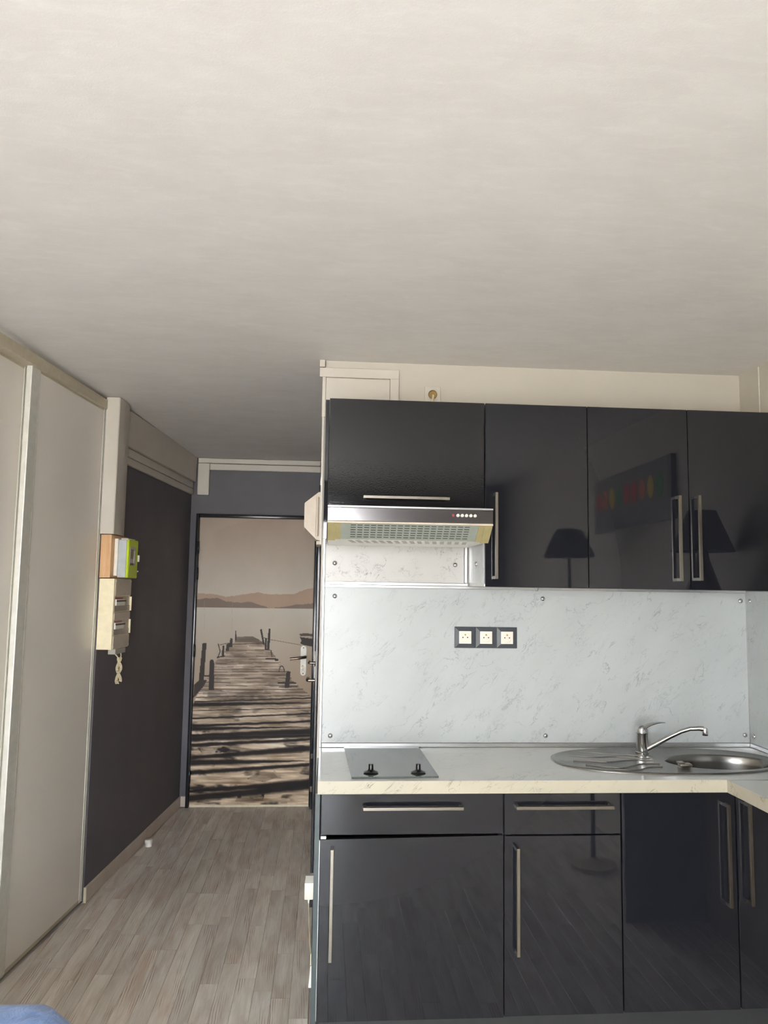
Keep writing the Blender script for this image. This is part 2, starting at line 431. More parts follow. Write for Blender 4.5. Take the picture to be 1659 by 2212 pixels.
# trunking
tk = onleft('cable_trunking', 'white two line cable trunking along the hall wall under the band', 'trunking', 'cable trunking in the hall')
box('trunking_length', 'white_trim', (0.0005, 0.022, 0.21, 1.64, 2.222, 2.262), tk, bev=0.003)
box('trunking_length', 'white_trim', (0.0005, 0.020, 0.21, 1.64, 2.266, 2.314), tk, bev=0.003)
tk = thing('cable_trunking', (-0.5, YD - 0.02, 2.222), 'white two line cable trunking stepping up above the entry door', 'trunking', 'cable trunking in the hall')
box('trunking_length', 'white_trim', (-0.957, -0.058, YD - 0.026, YD - 0.0005, 2.460, 2.497), tk, bev=0.003)
box('trunking_length', 'white_trim', (-0.872, -0.058, YD - 0.026, YD - 0.0005, 2.410, 2.456), tk, bev=0.003)
box('trunking_length', 'white_trim', (-0.957, -0.873, YD - 0.028, YD - 0.0005, 2.222, 2.457), tk, bev=0.003)
# skirting boards
sk = onleft('baseboard_left', 'pale beige skirting board along the dark hall wall', 'skirting', kind='structure')
box('board', 'skirting', (0.0005, 0.013, 0.004, 1.66, 0.0008, 0.073), sk, bev=0.002)
box('board_end', 'cream_trim', (0.0005, 0.0135, -0.004, 0.0035, 0.0008, 0.073), sk)
box('baseboard_front', 'skirting', (-0.992, -0.955, YD - 0.013, YD - 0.0005, 0.0008, 0.073), bev=0.002, label='short beige skirting piece left of the entry door', cat='skirting', kind='structure')
put(B().prism([(-0.0225, 1.74), (-0.0225, 2.466), (-0.033, 2.466), (-0.030, 1.74)], 'y', 3.262, 3.371), 'trim_3', 'white_trim', label='white corner strip at the left end of the kitchen wall', cat='trim', kind='structure')
box('trim_4', 'white_trim', (-0.047, -0.024, 3.250, YK - 0.0005, 2.509, 2.540), bev=0.001, label='small white block at ceiling corner above the hatch', cat='trim', kind='structure')
put(B().tube([(XR - 0.0005, 3.115, 2.30), (XR - 0.001, 3.115, 2.42), (XR - 0.0005, 3.117, 2.538)], 0.004, 6), 'trim_5', 'white_wall',
    label='thin vertical plaster bead high on the right wall', cat='trim', kind='structure')

# ------------------------------------------------------------------ closet with sliding doors
cl = onleft('sliding_closet', 'beige closet with two tall sliding doors beside the hall', 'closet', TH=TH_C)
box('top_track', 'closet_track', (-0.075, 0.006, -2.30, 0.006, 2.462, 2.512), cl, bev=0.002)
box('bottom_track', 'alu', (-0.080, 0.002, -2.30, -0.004, 0.0008, 0.010), cl, bev=0.001)
box('end_panel', 'closet_track', (-0.60, -0.076, -0.016, -0.002, 0.0008, 2.50), cl)
box('end_panel', 'closet_track', (-0.60, 0.002, -2.32, -2.302, 0.0008, 2.50), cl)
def sdoor(n1, s0, s1, lw, label):
    d = box('door', 'closet', (n1 - 0.018, n1 - 0.004, s0 + lw - 0.006, s1 - 0.02, 0.020, 2.470), cl, label=label)
    ls = B().box(n1 - 0.024, n1, s0, s0 + lw - 0.014, 0.012, 2.470, bev=0.003, seg=2); put(ls, 'stile', 'alu_white', d)
    ls = B().box(n1 - 0.024, n1 - 0.002, s0 + lw - 0.010, s0 + lw, 0.012, 2.470, bev=0.002); put(ls, 'stile_bead', 'alu_white', d)
    rs = B().box(n1 - 0.024, n1 - 0.001, s1 - 0.030, s1 - 0.018, 0.012, 2.470, bev=0.002); put(rs, 'stile_bead', 'alu_white', d)
    rs = B().box(n1 - 0.024, n1, s1 - 0.015, s1, 0.012, 2.470, bev=0.002); put(rs, 'stile', 'alu_white', d)
    put(B().box(n1 - 0.022, n1 - 0.0035, s0 + lw, s1 - 0.03, 0.012, 0.028), 'rail', 'closet_track', d)
    put(B().box(n1 - 0.022, n1 - 0.0035, s0 + lw, s1 - 0.03, 2.452, 2.468), 'rail', 'closet_track', d)
sdoor(-0.004, -0.812, -0.008, 0.084, 'front sliding door with pale aluminium stiles')
sdoor(-0.040, -1.60, -0.770, 0.084, 'rear sliding door set back behind the front one')
sdoor(-0.004, -2.298, -1.560, 0.084, 'sliding door at the near end')

# ------------------------------------------------------------------ entry door with the printed pier mural
DX0, DX1, DZ0, DZ1 = -0.929, -0.090, 0.010, 2.056
ed = thing('door_1', (-0.51, YD, 0.0), 'entry door covered with a sepia print of a wooden pier', 'door', kind='structure')
YF = YD - 0.016
box('leaf', 'taupe_door', (DX0, DX1, YF + 0.0005, YD - 0.0005, DZ0, DZ1), ed)
fr = B().box(-0.954, DX0 - 0.003, YD - 0.045, YD - 0.0005, 0.0008, 2.082, bev=0.003, seg=2)
put(fr, 'frame_jamb', 'black_gloss', ed, True)
fr = B().box(DX1 + 0.003, -0.0565, YD - 0.045, YD - 0.0005, 0.0008, 2.082, bev=0.003, seg=2)
put(fr, 'frame_jamb', 'black_gloss', ed, True)
fr = B().box(DX0 - 0.002, DX1 + 0.002, YD - 0.045, YD - 0.0005, DZ1 + 0.003, 2.082, bev=0.003, seg=2)
put(fr, 'frame_head', 'black_gloss', ed, True)
box('threshold', 'cream_trim', (DX0, DX1, YF - 0.008, YF, 0.001, 0.016), ed, bev=0.001)
box('draught_clip', 'bronze', (-0.29, -0.24, YF - 0.004, YF, 0.022, 0.034), ed)
for z0, z1 in ((1.79, 1.88), (1.60, 1.69), (1.05, 1.14), (0.17, 0.26)):
    put(B().lathe([(0.006, z0), (0.0085, z0 + 0.003), (0.0085, z1 - 0.003), (0.006, z1)], (DX0 - 0.001, YD - 0.05, 0), seg=12), 'hinge', 'black_gloss', ed, True)

# the print, painted per vertex on a fine grid (the door film is a flat photograph)
def mural():
    NX, NZ = 250, 610
    def uv(x, y):      # outline notes were taken on a slightly leaning view of the leaf
        v = (y - 120.0) / 1965.0
        xl = 172 - 77 * v; xr = 945 - 50 * v
        return (x - xl) / (xr - xl), v
    U, V = np.meshgrid(np.linspace(0, 1, NX), np.linspace(0, 1, NZ))
    r = np.random.default_rng(5)
    def vnoise(fx, fy, octv=4, seed=0):
        rr = np.random.default_rng(seed); out = np.zeros_like(U); amp = 1; tot = 0
        for o_ in range(octv):
            gx, gy = int(fx * 2 ** o_) + 2, int(fy * 2 ** o_) + 2
            G = rr.random((gy + 1, gx + 1)); px = U * (gx - 1); py = V * (gy - 1)
            ix = px.astype(int); iy = py.astype(int); fx_ = px - ix; fy_ = py - iy
            fx_ = fx_ * fx_ * (3 - 2 * fx_); fy_ = fy_ * fy_ * (3 - 2 * fy_)
            a = G[iy, ix] * (1 - fx_) + G[iy, ix + 1] * fx_; b = G[iy + 1, ix] * (1 - fx_) + G[iy + 1, ix + 1] * fx_
            out += amp * (a * (1 - fy_) + b * fy_); tot += amp; amp *= 0.55
        return out / tot
    C = np.zeros((NZ, NX, 3))
    def setc(mask, col, k=1.0):
        mk = (mask * k)[..., None] if mask.dtype != bool else (mask.astype(float) * k)[..., None]
        C[:] = C * (1 - mk) + np.array(col, float) * mk
    def lerp(y0, y1): return np.clip((V - y0) / (y1 - y0), 0, 1)
    vy = lambda y: (y - 120.0) / 1965.0
    k = lerp(0, vy(640))
    C[:] = np.array([172, 154, 138.]) * (1 - k)[..., None] + np.array([196, 186, 172.]) * k[..., None]
    edge = np.clip(1 - np.hypot((U - 0.55) / 0.75, (V - 0.36) / 0.42), -1, 1)
    C += (edge * 10)[..., None]
    arc = (np.hypot((U - 0.55) / 0.52, (V - 0.13) / 0.125) > 1) & (V < 0.13) & (U < 0.6); setc(arc, (182, 166, 150), 0.5)
    def hill(pts, col, base, kk=1.0, rough=0.0, seed=1):
        us = []; vs = []
        for x_, y_ in pts:
            a, b = uv(x_, y_); us.append(a); vs.append(b)
        line = np.interp(U[0], us, vs) + (vnoise(40, 2, 3, seed)[0] - 0.5) * rough
        setc((V > line[None, :]) & (V < vy(base)), col, kk)
    hill([(150, 650), (260, 655), (340, 672), (430, 660), (560, 638), (650, 652), (800, 645), (860, 620), (930, 600)], (176, 146, 124), 748, 0.8, 0.004)
    hill([(150, 695), (220, 682), (290, 685), (340, 705), (420, 710), (500, 705), (560, 722), (640, 746), (700, 742), (800, 722), (930, 710)], (126, 112, 102), 748, 0.85, 0.006, 2)
    water = V > vy(748); k = lerp(vy(748), vy(1350))
    wc = np.array([206, 198, 184.]) * (1 - k)[..., None] + np.array([172, 152, 132.]) * k[..., None]
    C[water] = wc[water]
    C[:] += ((vnoise(5, 6, 4, 11) - 0.5) * 12)[..., None]
    setc(water * np.clip((U - 0.80) * 6, 0, 1) * np.clip((V - 0.38) * 6, 0, 1), (168, 146, 122), 0.55)
    def inpoly(pts):
        P = [uv(*p) for p in pts]; res = np.zeros(U.shape, bool); n = len(P)
        for i_ in range(n):
            x1, y1 = P[i_]; x2, y2 = P[(i_ + 1) % n]
            if y1 == y2: continue
            c = ((y1 > V) != (y2 > V)) & (U < (x2 - x1) * (V - y1) / (y2 - y1) + x1); res ^= c
        return res
    def poly(pts, col, kk=1.0): setc(inpoly(pts), col, kk)
    def line(p, q, w, col, kk=1.0):
        a, b = uv(*p); c, d = uv(*q); ax, ay, cx_, cy_ = a * 0.41, b, c * 0.41, d; ux, uy = U * 0.41, V
        L2 = (cx_ - ax) ** 2 + (cy_ - ay) ** 2 + 1e-9
        tt = np.clip(((ux - ax) * (cx_ - ax) + (uy - ay) * (cy_ - ay)) / L2, 0, 1)
        dd = np.hypot(ux - ax - tt * (cx_ - ax), uy - ay - tt * (cy_ - ay)); setc(dd < w / 1965.0 / 2, col, kk)
    deck = inpoly([(405, 948), (520, 944), (560, 963), (600, 990), (636, 1030), (690, 1105), (735, 1180), (800, 1260), (905, 1345), (990, 1400), (990, 2200), (60, 2200), (60, 1480), (118, 1420), (150, 1345), (200, 1260), (270, 1120), (300, 1085), (372, 1010), (400, 985)])
    n4 = vnoise(4, 300, 2, 27); n1 = vnoise(3, 60, 5, 21); n2 = vnoise(6, 130, 4, 22); n3 = vnoise(5, 18, 4, 23)
    near = lerp(vy(1200), vy(1900))
    dc = np.array([176, 158, 140.])[None, None] * (1 - near)[..., None] + np.array([206, 184, 158.])[None, None] * near[..., None]
    dc = dc + ((n1 - 0.5) * 150)[..., None] + ((n2 - 0.5) * 90)[..., None] + ((n4 - 0.5) * 70)[..., None]
    stain = np.clip((n3 - 0.53) * 7, 0, 1) * np.clip((n2 - 0.38) * 5, 0, 1) * (0.35 + 0.65 * near)
    dc = dc * (1 - stain[..., None] * 0.9) + np.array([44, 38, 36.]) * stain[..., None] * 0.9
    C[deck] = dc[deck]
    dark = (34, 29, 28)
    poly([(405, 948), (520, 944), (560, 963), (568, 982), (400, 985)], (112, 98, 88), 0.8)
    for y_, w in ((995, 4), (1012, 3), (1040, 5), (1060, 3), (1082, 5), (1103, 4), (1128, 5), (1152, 4), (1172, 4), (1186, 6), (1208, 5), (1232, 5), (1258, 5), (1282, 5), (1308, 7), (1332, 5)):
        hw_ = 0.5 + (y_ - 985) * 1.0
        xl = np.interp(y_, [985, 1085, 1260, 1345], [400, 300, 200, 150]); xr = np.interp(y_, [990, 1105, 1260, 1345], [600, 690, 800, 905])
        line((xl, y_ + 4), (xr, y_ - 4), w, (92, 78, 70), 0.8)
        if int(y_) % 3 == 0: line((xl + 30, y_ + 12), (xl + (xr - xl) * 0.6, y_ + 8), 3, (120, 102, 90), 0.7)
    wob = (vnoise(14, 40, 3, 31) - 0.5)
    def gap(yl, yr, tl, tr, kk=0.95):
        yy = yl + (yr - yl) * U + wob * 7; hh = (tl + (tr - tl) * U) / 2
        d = np.abs(V * 1965 + 120 - yy) / hh
        setc(np.clip(1.6 - d, 0, 1) * deck, dark, kk)
    for a in ((1362, 1345, 5, 3), (1392, 1364, 7, 8), (1412, 1396, 26, 6), (1452, 1432, 4, 5), (1505, 1470, 10, 8), (1556, 1522, 16, 12), (1575, 1560, 22, 2),
              (1618, 1592, 14, 44), (1640, 1620, 34, 14), (1685, 1645, 22, 14), (1768, 1705, 20, 36), (1800, 1790, 40, 2), (1868, 1815, 26, 18), (1990, 1935, 12, 40), (2036, 1960, 44, 40)):
        gap(*a)
    bl = np.clip((vnoise(7, 26, 4, 41) - 0.5) * 9, 0, 1)
    for pts in ([(400, 2060), (420, 2020), (470, 2000), (600, 2010), (590, 2050), (520, 2068)], [(130, 1600), (150, 1570), (340, 1565), (320, 1600)],
                [(480, 1910), (560, 1860), (660, 1865), (690, 1900), (600, 1930)], [(150, 1700), (400, 1690), (560, 1720), (180, 1740)], [(520, 1960), (900, 1930), (900, 1960), (560, 2010)]):
        setc(inpoly(pts).astype(float) * np.clip(bl + 0.25, 0, 1), dark, 0.9)
    pc = (66, 59, 56)
    for pts in ([(185, 995), (212, 992), (192, 1262), (158, 1262)], [(232, 1118), (240, 1106), (254, 1106), (262, 1118), (262, 1312), (226, 1312)],
                [(748, 1184), (760, 1180), (776, 1186), (766, 1296), (735, 1296)], [(570, 895), (582, 893), (602, 1000), (590, 1000)], [(628, 890), (640, 890), (634, 1038), (615, 1038)],
                [(604, 955), (618, 957), (614, 1037), (600, 1037)], [(403, 905), (411, 905), (411, 975), (401, 975)], [(370, 957), (388, 960), (385, 1018), (364, 1018)],
                [(318, 1008), (332, 1008), (329, 1082), (313, 1082)], [(344, 1000), (366, 990), (362, 1045), (340, 1045)]):
        poly(pts, pc)
    poly([(130, 1275), (165, 1245), (215, 1245), (190, 1290), (140, 1350), (122, 1370)], (70, 62, 58))
    line((192, 1216), (232, 1216), 10, pc); line((290, 1000), (303, 1050), 7, pc); line((303, 1050), (285, 1095), 7, pc); line((298, 1005), (365, 990), 4, pc)
    line((285, 1090), (330, 1080), 9, pc); line((640, 965), (845, 1000), 4, (120, 106, 96)); line((586, 950), (632, 962), 4, pc)
    for k_ in range(8):
        a0 = PI * k_ / 8; a1 = PI * (k_ + 1) / 8
        line((716 - 17 * math.cos(a0), 1185 - 40 * math.sin(a0)), (716 - 17 * math.cos(a1), 1185 - 40 * math.sin(a1)), 6, pc)
    line((645, 1040), (650, 1082), 6, pc); line((610, 1098), (678, 1098), 8, pc); line((676, 1106), (688, 1104), 14, pc); line((690, 1262), (812, 1262), 7, pc); line((700, 1290), (820, 1286), 8, pc)
    poly([(835, 925), (868, 918), (930, 922), (930, 940), (845, 938)], (92, 80, 74)); line((840, 940), (930, 952), 5, (170, 152, 134))
    poly([(840, 945), (930, 957), (930, 1012), (862, 1000), (842, 990), (850, 970)], (66, 58, 56))
    for x_ in (200, 385): line((x_, 700), (x_ - 5, 900), 3, (170, 158, 146), 0.4)
    return NX, NZ, np.clip(C * 1.03, 10, 248)
NX, NZ, PIC = mural()
xs = np.linspace(DX0, DX1, NX) - ORG[ed.name].x; zs = np.linspace(DZ1, DZ0, NZ)
gx, gz = np.meshgrid(xs, zs)
verts = np.stack([gx.ravel(), np.full(gx.size, YF - 0.0004) - ORG[ed.name].y, gz.ravel()], 1)
idx = np.arange(NX * NZ).reshape(NZ, NX)
faces = np.stack([idx[:-1, :-1].ravel(), idx[1:, :-1].ravel(), idx[1:, 1:].ravel(), idx[:-1, 1:].ravel()], 1)
me = bpy.data.meshes.new('printed_mural')
me.vertices.add(len(verts)); me.vertices.foreach_set('co', verts.ravel().astype(np.float32))
me.loops.add(faces.size); me.loops.foreach_set('vertex_index', faces.ravel().astype(np.int32))
me.polygons.add(len(faces)); me.polygons.foreach_set('loop_start', (np.arange(len(faces)) * 4).astype(np.int32))
me.polygons.foreach_set('loop_total', np.full(len(faces), 4, np.int32))
me.update(calc_edges=True); me.validate()
lin = PIC.reshape(-1, 3) / 255.0; lin = np.where(lin <= 0.04045, lin / 12.92, ((lin + 0.055) / 1.055) ** 2.4)
att = me.color_attributes.new('print', 'FLOAT_COLOR', 'POINT')
att.data.foreach_set('color', np.concatenate([lin, np.ones((len(lin), 1))], 1).ravel().astype(np.float32))
t = NT('pier_print'); a = t.node('ShaderNodeVertexColor'); a.layer_name = 'print'; t.color(a.outputs['Color']); t.set(Roughness=0.45); t.b.inputs['Specular IOR Level'].default_value = 0.15
me.materials.append(t.m)
mo = bpy.data.objects.new('printed_mural', me); COL.objects.link(mo); mo.parent = ed
mo['label'] = 'sepia photograph of a weathered wooden pier running into a calm lake'

# handle plate, lever and thumb turn
def capsule(cx, cz, hw, hh, seg=10):
    pts = []
    for k in range(seg + 1): pts.append((cx + hw * math.cos(PI * k / seg), cz + hh - hw + hw * math.sin(PI * k / seg)))
    for k in range(seg + 1): pts.append((cx - hw * math.cos(PI * k / seg), cz - hh + hw - hw * math.sin(PI * k / seg)))
    return pts
hp = put(B().prism(capsule(-0.151, 1.028, 0.0205, 0.107), 'y', YF - 0.010, YF - 0.001), 'handle_plate', 'white_plastic', ed, label='white rounded handle plate')
put(B().tube([(-0.139, YF - 0.010, 1.055), (-0.139, YF - 0.045, 1.055), (-0.155, YF - 0.055, 1.054), (-0.20, YF - 0.055, 1.048), (-0.246, YF - 0.054, 1.043)], 0.008, 10, radii=[0.011, 0.010, 0.010, 0.009, 0.0085]), 'lever', 'bronze', hp, True)
put(B().tube([(-0.153, YF - 0.010, 0.978), (-0.153, YF - 0.024, 0.978)], 0.010, 12).box(-0.158, -0.149, YF - 0.034, YF - 0.023, 0.962, 0.996, bev=0.003), 'thumb_turn', 'bronze', hp, True)
for zz in (1.120, 0.936): put(B().lathe([(0.004, YF - 0.0118), (0.004, YF - 0.0101)], (-0.151, 0, zz), 'y', 10), 'plate_screw', 'hole', hp)

# two bathroom doors seen edge-on in the hall partition
def xp(y): return -0.024 - 0.031 * (y - 3.37) / 2.53
for k, (y0, y1, lab) in enumerate(((3.98, 4.64, 'nearer taupe inner door in the hall partition, seen almost edge on'), (4.90, 5.52, 'farther taupe inner door by the entry door, seen almost edge on'))):
    d = thing('door_%d' % (k + 2), (xp(y0), y0, 0), lab, 'door', kind='structure', rotz=math.atan(0.031 / 2.53))
    L = y1 - y0
    box('leaf', 'taupe_door', (-0.006, -0.001, 0.0, L, 0.008, 2.04), d)
    box('frame_jamb', 'black_gloss', (-0.014, -0.001, -0.045, -0.002, 0.0008, 2.085), d, bev=0.002)
    box('frame_jamb', 'black_gloss', (-0.014, -0.001, L + 0.002, L + 0.045, 0.0008, 2.085), d, bev=0.002)
    box('frame_head', 'black_gloss', (-0.014, -0.001, -0.002, L + 0.002, 2.042, 2.085), d, bev=0.002)
    h = put(B().box(-0.009, -0.0062, 0.045, 0.085, 0.98, 1.19, bev=0.001), 'handle_plate', 'bronze', d)
    put(B().tube([(-0.009, 0.065, 1.08), (-0.046, 0.065, 1.08), (-0.052, 0.075, 1.08), (-0.050, 0.18, 1.078)], 0.0085, 10), 'lever', 'steel', h, True)
    for z in (0.27, 1.80):
        put(B().lathe([(0.008, z), (0.008, z + 0.10)], (-0.020, L + 0.001, 0), seg=10), 'hinge', 'black_gloss', d, True)
        put(B().lathe([(0.0085, z + 0.10), (0.0085, z + 0.13)], (-0.020, L + 0.001, 0), seg=10), 'hinge_collar', 'steel', d, True)
    put(B().box(-0.016, -0.0142, -0.03, -0.012, 1.10, 1.16), 'strike_plate', 'steel', d)

# cream bevelled wall box, sticking out of the hall partition
wb = thing('wall_box', (-0.04, 3.52, 1.765), 'cream plastic wall box with slanted top and bottom beside hood cabinet', 'wall box')
prof = [(-0.0285, 1.765), (-0.0285, 1.985), (-0.0420, 1.982), (-0.1005, 1.934), (-0.1025, 1.930), (-0.1025, 1.828), (-0.1005, 1.823), (-0.0480, 1.770)]
put(B().prism(prof, 'y', 3.42, 3.62), 'housing', 'beige_plastic', wb)
put(B().tube([(-0.045, 3.416, 1.785), (-0.045, 3.416, 1.96)], 0.007, 10), 'rounded_lip', 'beige_plastic', wb, True)
put(B().box(-0.0475, -0.0287, 3.425, 3.60, 1.748, 1.7645, bev=0.002), 'lower_bracket', 'beige_plastic', wb)

# charger on the partition, with its lead
ch = thing('phone_charger', (-0.035, 3.34, 0.0), 'white plug charger with hanging lead at the left of base cabinet', 'charger')
put(B().box(-0.060, -0.0225, 3.290, 3.330, 0.285, 0.352, bev=0.004, seg=2), 'adapter', 'white_plastic', ch, True)
put(B().prism([(-0.058, 0.3525), (-0.0225, 0.3525), (-0.0225, 0.378), (-0.056, 0.378)], 'y', 3.297, 3.328), 'adapter_back', 'grey_plastic', ch)
put(B().tube([(-0.042, 3.312, 0.286), (-0.042, 3.312, 0.262)], 0.004, 8, radii=[0.006, 0.002]), 'strain_relief', 'white_plastic', ch, True)
put(B().tube([(-0.042, 3.312, 0.264), (-0.037, 3.20, 0.235), (-0.031, 3.08, 0.215), (-0.0255, 3.002, 0.205), (-0.0255, 3.0, 0.168)], 0.0018, 6), 'lead', 'cream_plastic', ch, True)
put(B().prism([(-0.032, 0.092), (-0.0205, 0.092), (-0.0215, 0.168), (-0.026, 0.168)], 'y', 2.99, 3.01), 'connector', 'white_plastic', ch)

# ------------------------------------------------------------------ meter board, meter, fuse box, coiled lead
mb = onleft('meter_board', 'light wooden meter board under the white duct column', 'board')
box('backing_board', 'wood', (0.0005, 0.055, -0.012, 0.225, 1.592, 1.812), mb, bev=0.001)
em = onleft('electricity_meter', 'grey and lime green electricity meter on the wooden board', 'meter')
box('back_plate', 'white_plastic', (0.0555, 0.074, 0.030, 0.205, 1.602, 1.796), em, bev=0.003)
box('case', 'meter_grey', (0.0742, 0.118, 0.036, 0.175, 1.594, 1.790), em, bev=0.003)
gf = box('green_front', 'meter_green', (0.1182, 0.132, 0.030, 0.172, 1.592, 1.792), em, bev=0.004, label='lime green front cover')
box('display_recess', 'grey_plastic', (0.1322, 0.1335, 0.045, 0.130, 1.660, 1.755), gf)
box('display', 'smoke_cover', (0.1336, 0.1345, 0.050, 0.095, 1.692, 1.742), gf)
box('data_label', 'white_plastic', (0.1336, 0.1345, 0.103, 0.118, 1.668, 1.735), gf)
for s_ in (0.062, 0.088): put(B().lathe([(0.006, 0.1322), (0.006, 0.137)], (0, s_, 1.664), 'x', 10), 'button', 'black_plastic', gf)
box('top_cover', 'white_plastic', (0.080, 0.116, 0.06, 0.165, 1.7905, 1.798), em)
put(B().box(0.118, 0.138, 0.173, 0.186, 1.68, 1.715, bev=0.002), 'seal_tab', 'white_plastic', em)
put(B().box(0.118, 0.134, 0.173, 0.184, 1.720, 1.730), 'seal_wire', 'black_plastic', em)
put(B().box(0.118, 0.136, 0.173, 0.180, 1.625, 1.633), 'seal_screw', 'white_plastic', em)

fb = onleft('fuse_box', 'cream fuse box with two rows of breakers below the meter', 'fuse box')
box('case', 'cream_plastic', (0.0005, 0.078, -0.006, 0.238, 1.228, 1.588), fb, bev=0.002)
box('cover_plate', 'beige_plastic', (0.0785, 0.084, 0.002, 0.232, 1.500, 1.585), fb, bev=0.002)
box('cover_plate', 'beige_plastic', (0.0785, 0.084, 0.002, 0.232, 1.378, 1.415), fb, bev=0.002)
box('cover_plate', 'beige_plastic', (0.0785, 0.084, 0.002, 0.232, 1.232, 1.297), fb, bev=0.002)
for z in (1.420, 1.300):
    box('breaker_bay', 'beige_plastic', (0.0782, 0.0795, 0.004, 0.230, z, z + 0.076), fb)
    box('smoked_lid', 'smoke_cover', (0.0796, 0.0825, 0.004, 0.226, z + 0.001, z + 0.027), fb, bev=0.001)
    box('bay_cheek', 'cream_plastic', (0.0796, 0.090, 0.226, 0.232, z, z + 0.074), fb)
    for k in range(7):
        br = box('breaker', 'white_plastic', (0.0796, 0.085, 0.018 + k * 0.018, 0.034 + k * 0.018, z + 0.030, z + 0.062), fb)
        put(B().box(0.0852, 0.092, 0.018 + k * 0.018, 0.034 + k * 0.018, z + 0.050, z + 0.057), 'toggle', 'black_plastic', br)
    box('label_strip', 'red', (0.0796, 0.081, 0.012, 0.12, z + 0.064, z + 0.071), fb, label='reddish label strip')
    for s_ in (0.008, 0.222): put(B().lathe([(0.004, 0.0841), (0.004, 0.0855)], (0, s_, 1.575 if z > 1.4 else 1.242), 'x', 8), 'cover_screw', 'white_plastic', fb)
cj = onleft('coiled_lead', 'knotted cream coiled lead hanging from grey connector under fuse box', 'lead')
box('connector', 'grey_plastic', (0.040, 0.080, 0.050, 0.200, 1.200, 1.2275), cj, bev=0.004, seg=2)
pth = []
NN = 46
for k in range(NN + 1):       # down and up again, the two strands wrapped round each other
    u = k / NN; w = abs(2 * u - 1); z = 1.048 + 0.130 * w
    side = 1 if u < 0.5 else -1; ph = 2.2 * PI * w
    rad = 0.011 * min(1, 3.0 * (1 - abs(w)) + 0.55)
    if w < 0.12: rad *= 1.2
    pth.append(Vector((0.075 + rad * math.sin(ph) * side * 0.7, 0.128 + rad * 1.6 * math.cos(ph) * side, z)))
coil = []
T = 52
for k in range(NN * 12 + 1):
    q = k / 12.0; i0 = min(int(q), NN - 1); fq = q - i0
    p = pth[i0].lerp(pth[i0 + 1], fq); d = (pth[i0 + 1] - pth[i0]).normalized()
    a = d.cross(Vector((1, 0, 0))).normalized(); b_ = d.cross(a); an = 2 * PI * T * q / NN
    coil.append(p + (a * math.cos(an) + b_ * math.sin(an)) * 0.0060)
put(B().tube(coil, 0.0019, 5), 'coil', 'cream_plastic', cj, True)
put(B().tube([(0.066, 0.085, 1.201), (0.070, 0.098, 1.190), (0.075, 0.115, 1.176)], 0.003, 8), 'straight_lead', 'cream_plastic', cj, True)
put(B().tube([(0.066, 0.168, 1.201), (0.071, 0.160, 1.186), (0.075, 0.145, 1.172)], 0.003, 8), 'straight_lead', 'cream_plastic', cj, True)

# small white bottle cap on the hall floor
bc = thing('bottle_cap', (-1.025, 4.86, 0.0), 'tiny white two part cap standing by the hall skirting', 'cap')
put(B().lathe([(0.019, 0.0008), (0.020, 0.003), (0.020, 0.018), (0.019, 0.0195)], (-1.025, 4.86, 0), seg=20), 'cap_body', 'white_plastic', bc, True)
put(B().lathe([(0.022, 0.020), (0.023, 0.022), (0.023, 0.040), (0.020, 0.043)], (-1.025, 4.86, 0), seg=20), 'cap_top', 'white_plastic', bc, True)

# ------------------------------------------------------------------ kitchen: handles, fronts
def bar_handle(parent, a, b_, yd, name='handle'):
    """square bar handle between (x,z) points a and b, standing 32 mm proud of a door face at yd"""
    t_ = 0.0055; y0 = yd - 0.036; bb = B()
    if abs(a[0] - b_[0]) > abs(a[1] - b_[1]):
        bb.box(a[0], b_[0], y0, y0 + 0.011, a[1] - t_, a[1] + t_, bev=0.0008)
        for x_ in (a[0] + 0.0002, b_[0] - 0.0112): bb.box(x_, x_ + 0.011, y0 + 0.010, yd, a[1] - t_ + 0.0003, a[1] + t_ - 0.0003)
    else:
        z0, z1 = min(a[1], b_[1]), max(a[1], b_[1])
        bb.box(a[0] - t_, a[0] + t_, y0, y0 + 0.011, z0, z1, bev=0.0008)
        for z_ in (z0 + 0.0002, z1 - 0.0112): bb.box(a[0] - t_ + 0.0003, a[0] + t_ - 0.0003, y0 + 0.010, yd, z_, z_ + 0.011)
    return put(bb, name, 'steel', parent, label='square brushed steel bar handle')
YL = 2.719; TF = 0.019
def base_unit(name, x0, x1, label, mat='dark_carcass', zl=0.855, zr=0.855):
    u = thing(name, ((x0 + x1) / 2, YL, 0.0), label, 'cabinet', 'base cabinets')
    c = B().box(x0, x0 + 0.016, YL + TF + 0.002, YK - 0.03, 0.115, zl).box(x1 - 0.016, x1, YL + TF + 0.002, YK - 0.03, 0.115, zr)
    c.box(x0 + 0.016, x1 - 0.016, YL + TF + 0.002, YK - 0.03, 0.115, 0.131).box(x0 + 0.016, x1 - 0.016, YK - 0.04, YK - 0.03, 0.131, 0.855)
    put(c, 'carcass', mat, u); return u
G = 0.0016
def front(u, name, x0, x1, z0, z1, mat='gloss', yf=YL, tilt=0.0, label=None):
    bb = B()
    if tilt:
        bb.prism([(x0, z0 + tilt), (x1, z0), (x1, z1), (x0, z1)] if tilt < 0 else [(x0, z0), (x1, z0), (x1, z1), (x0, z1 - tilt)], 'y', yf, yf + TF)
    else: bb.box(x0, x1, yf, yf + TF, z0, z1, bev=0.0012)
    return put(bb, name, mat, u, label=label)
u1 = base_unit('base_cabinet', 0.0005, 0.634, 'wide dark glossy base cabinet with drawer under the hob')
d = front(u1, 'drawer_front', 0.0015, 0.634 - G, 0.717, 0.852); bar_handle(d, (0.143, 0.811), (0.488, 0.811), YL)
d = front(u1, 'door', 0.0015, 0.634 - G, 0.115, 0.711, tilt=0.009); bar_handle(d, (0.041, 0.319), (0.041, 0.680), YL)
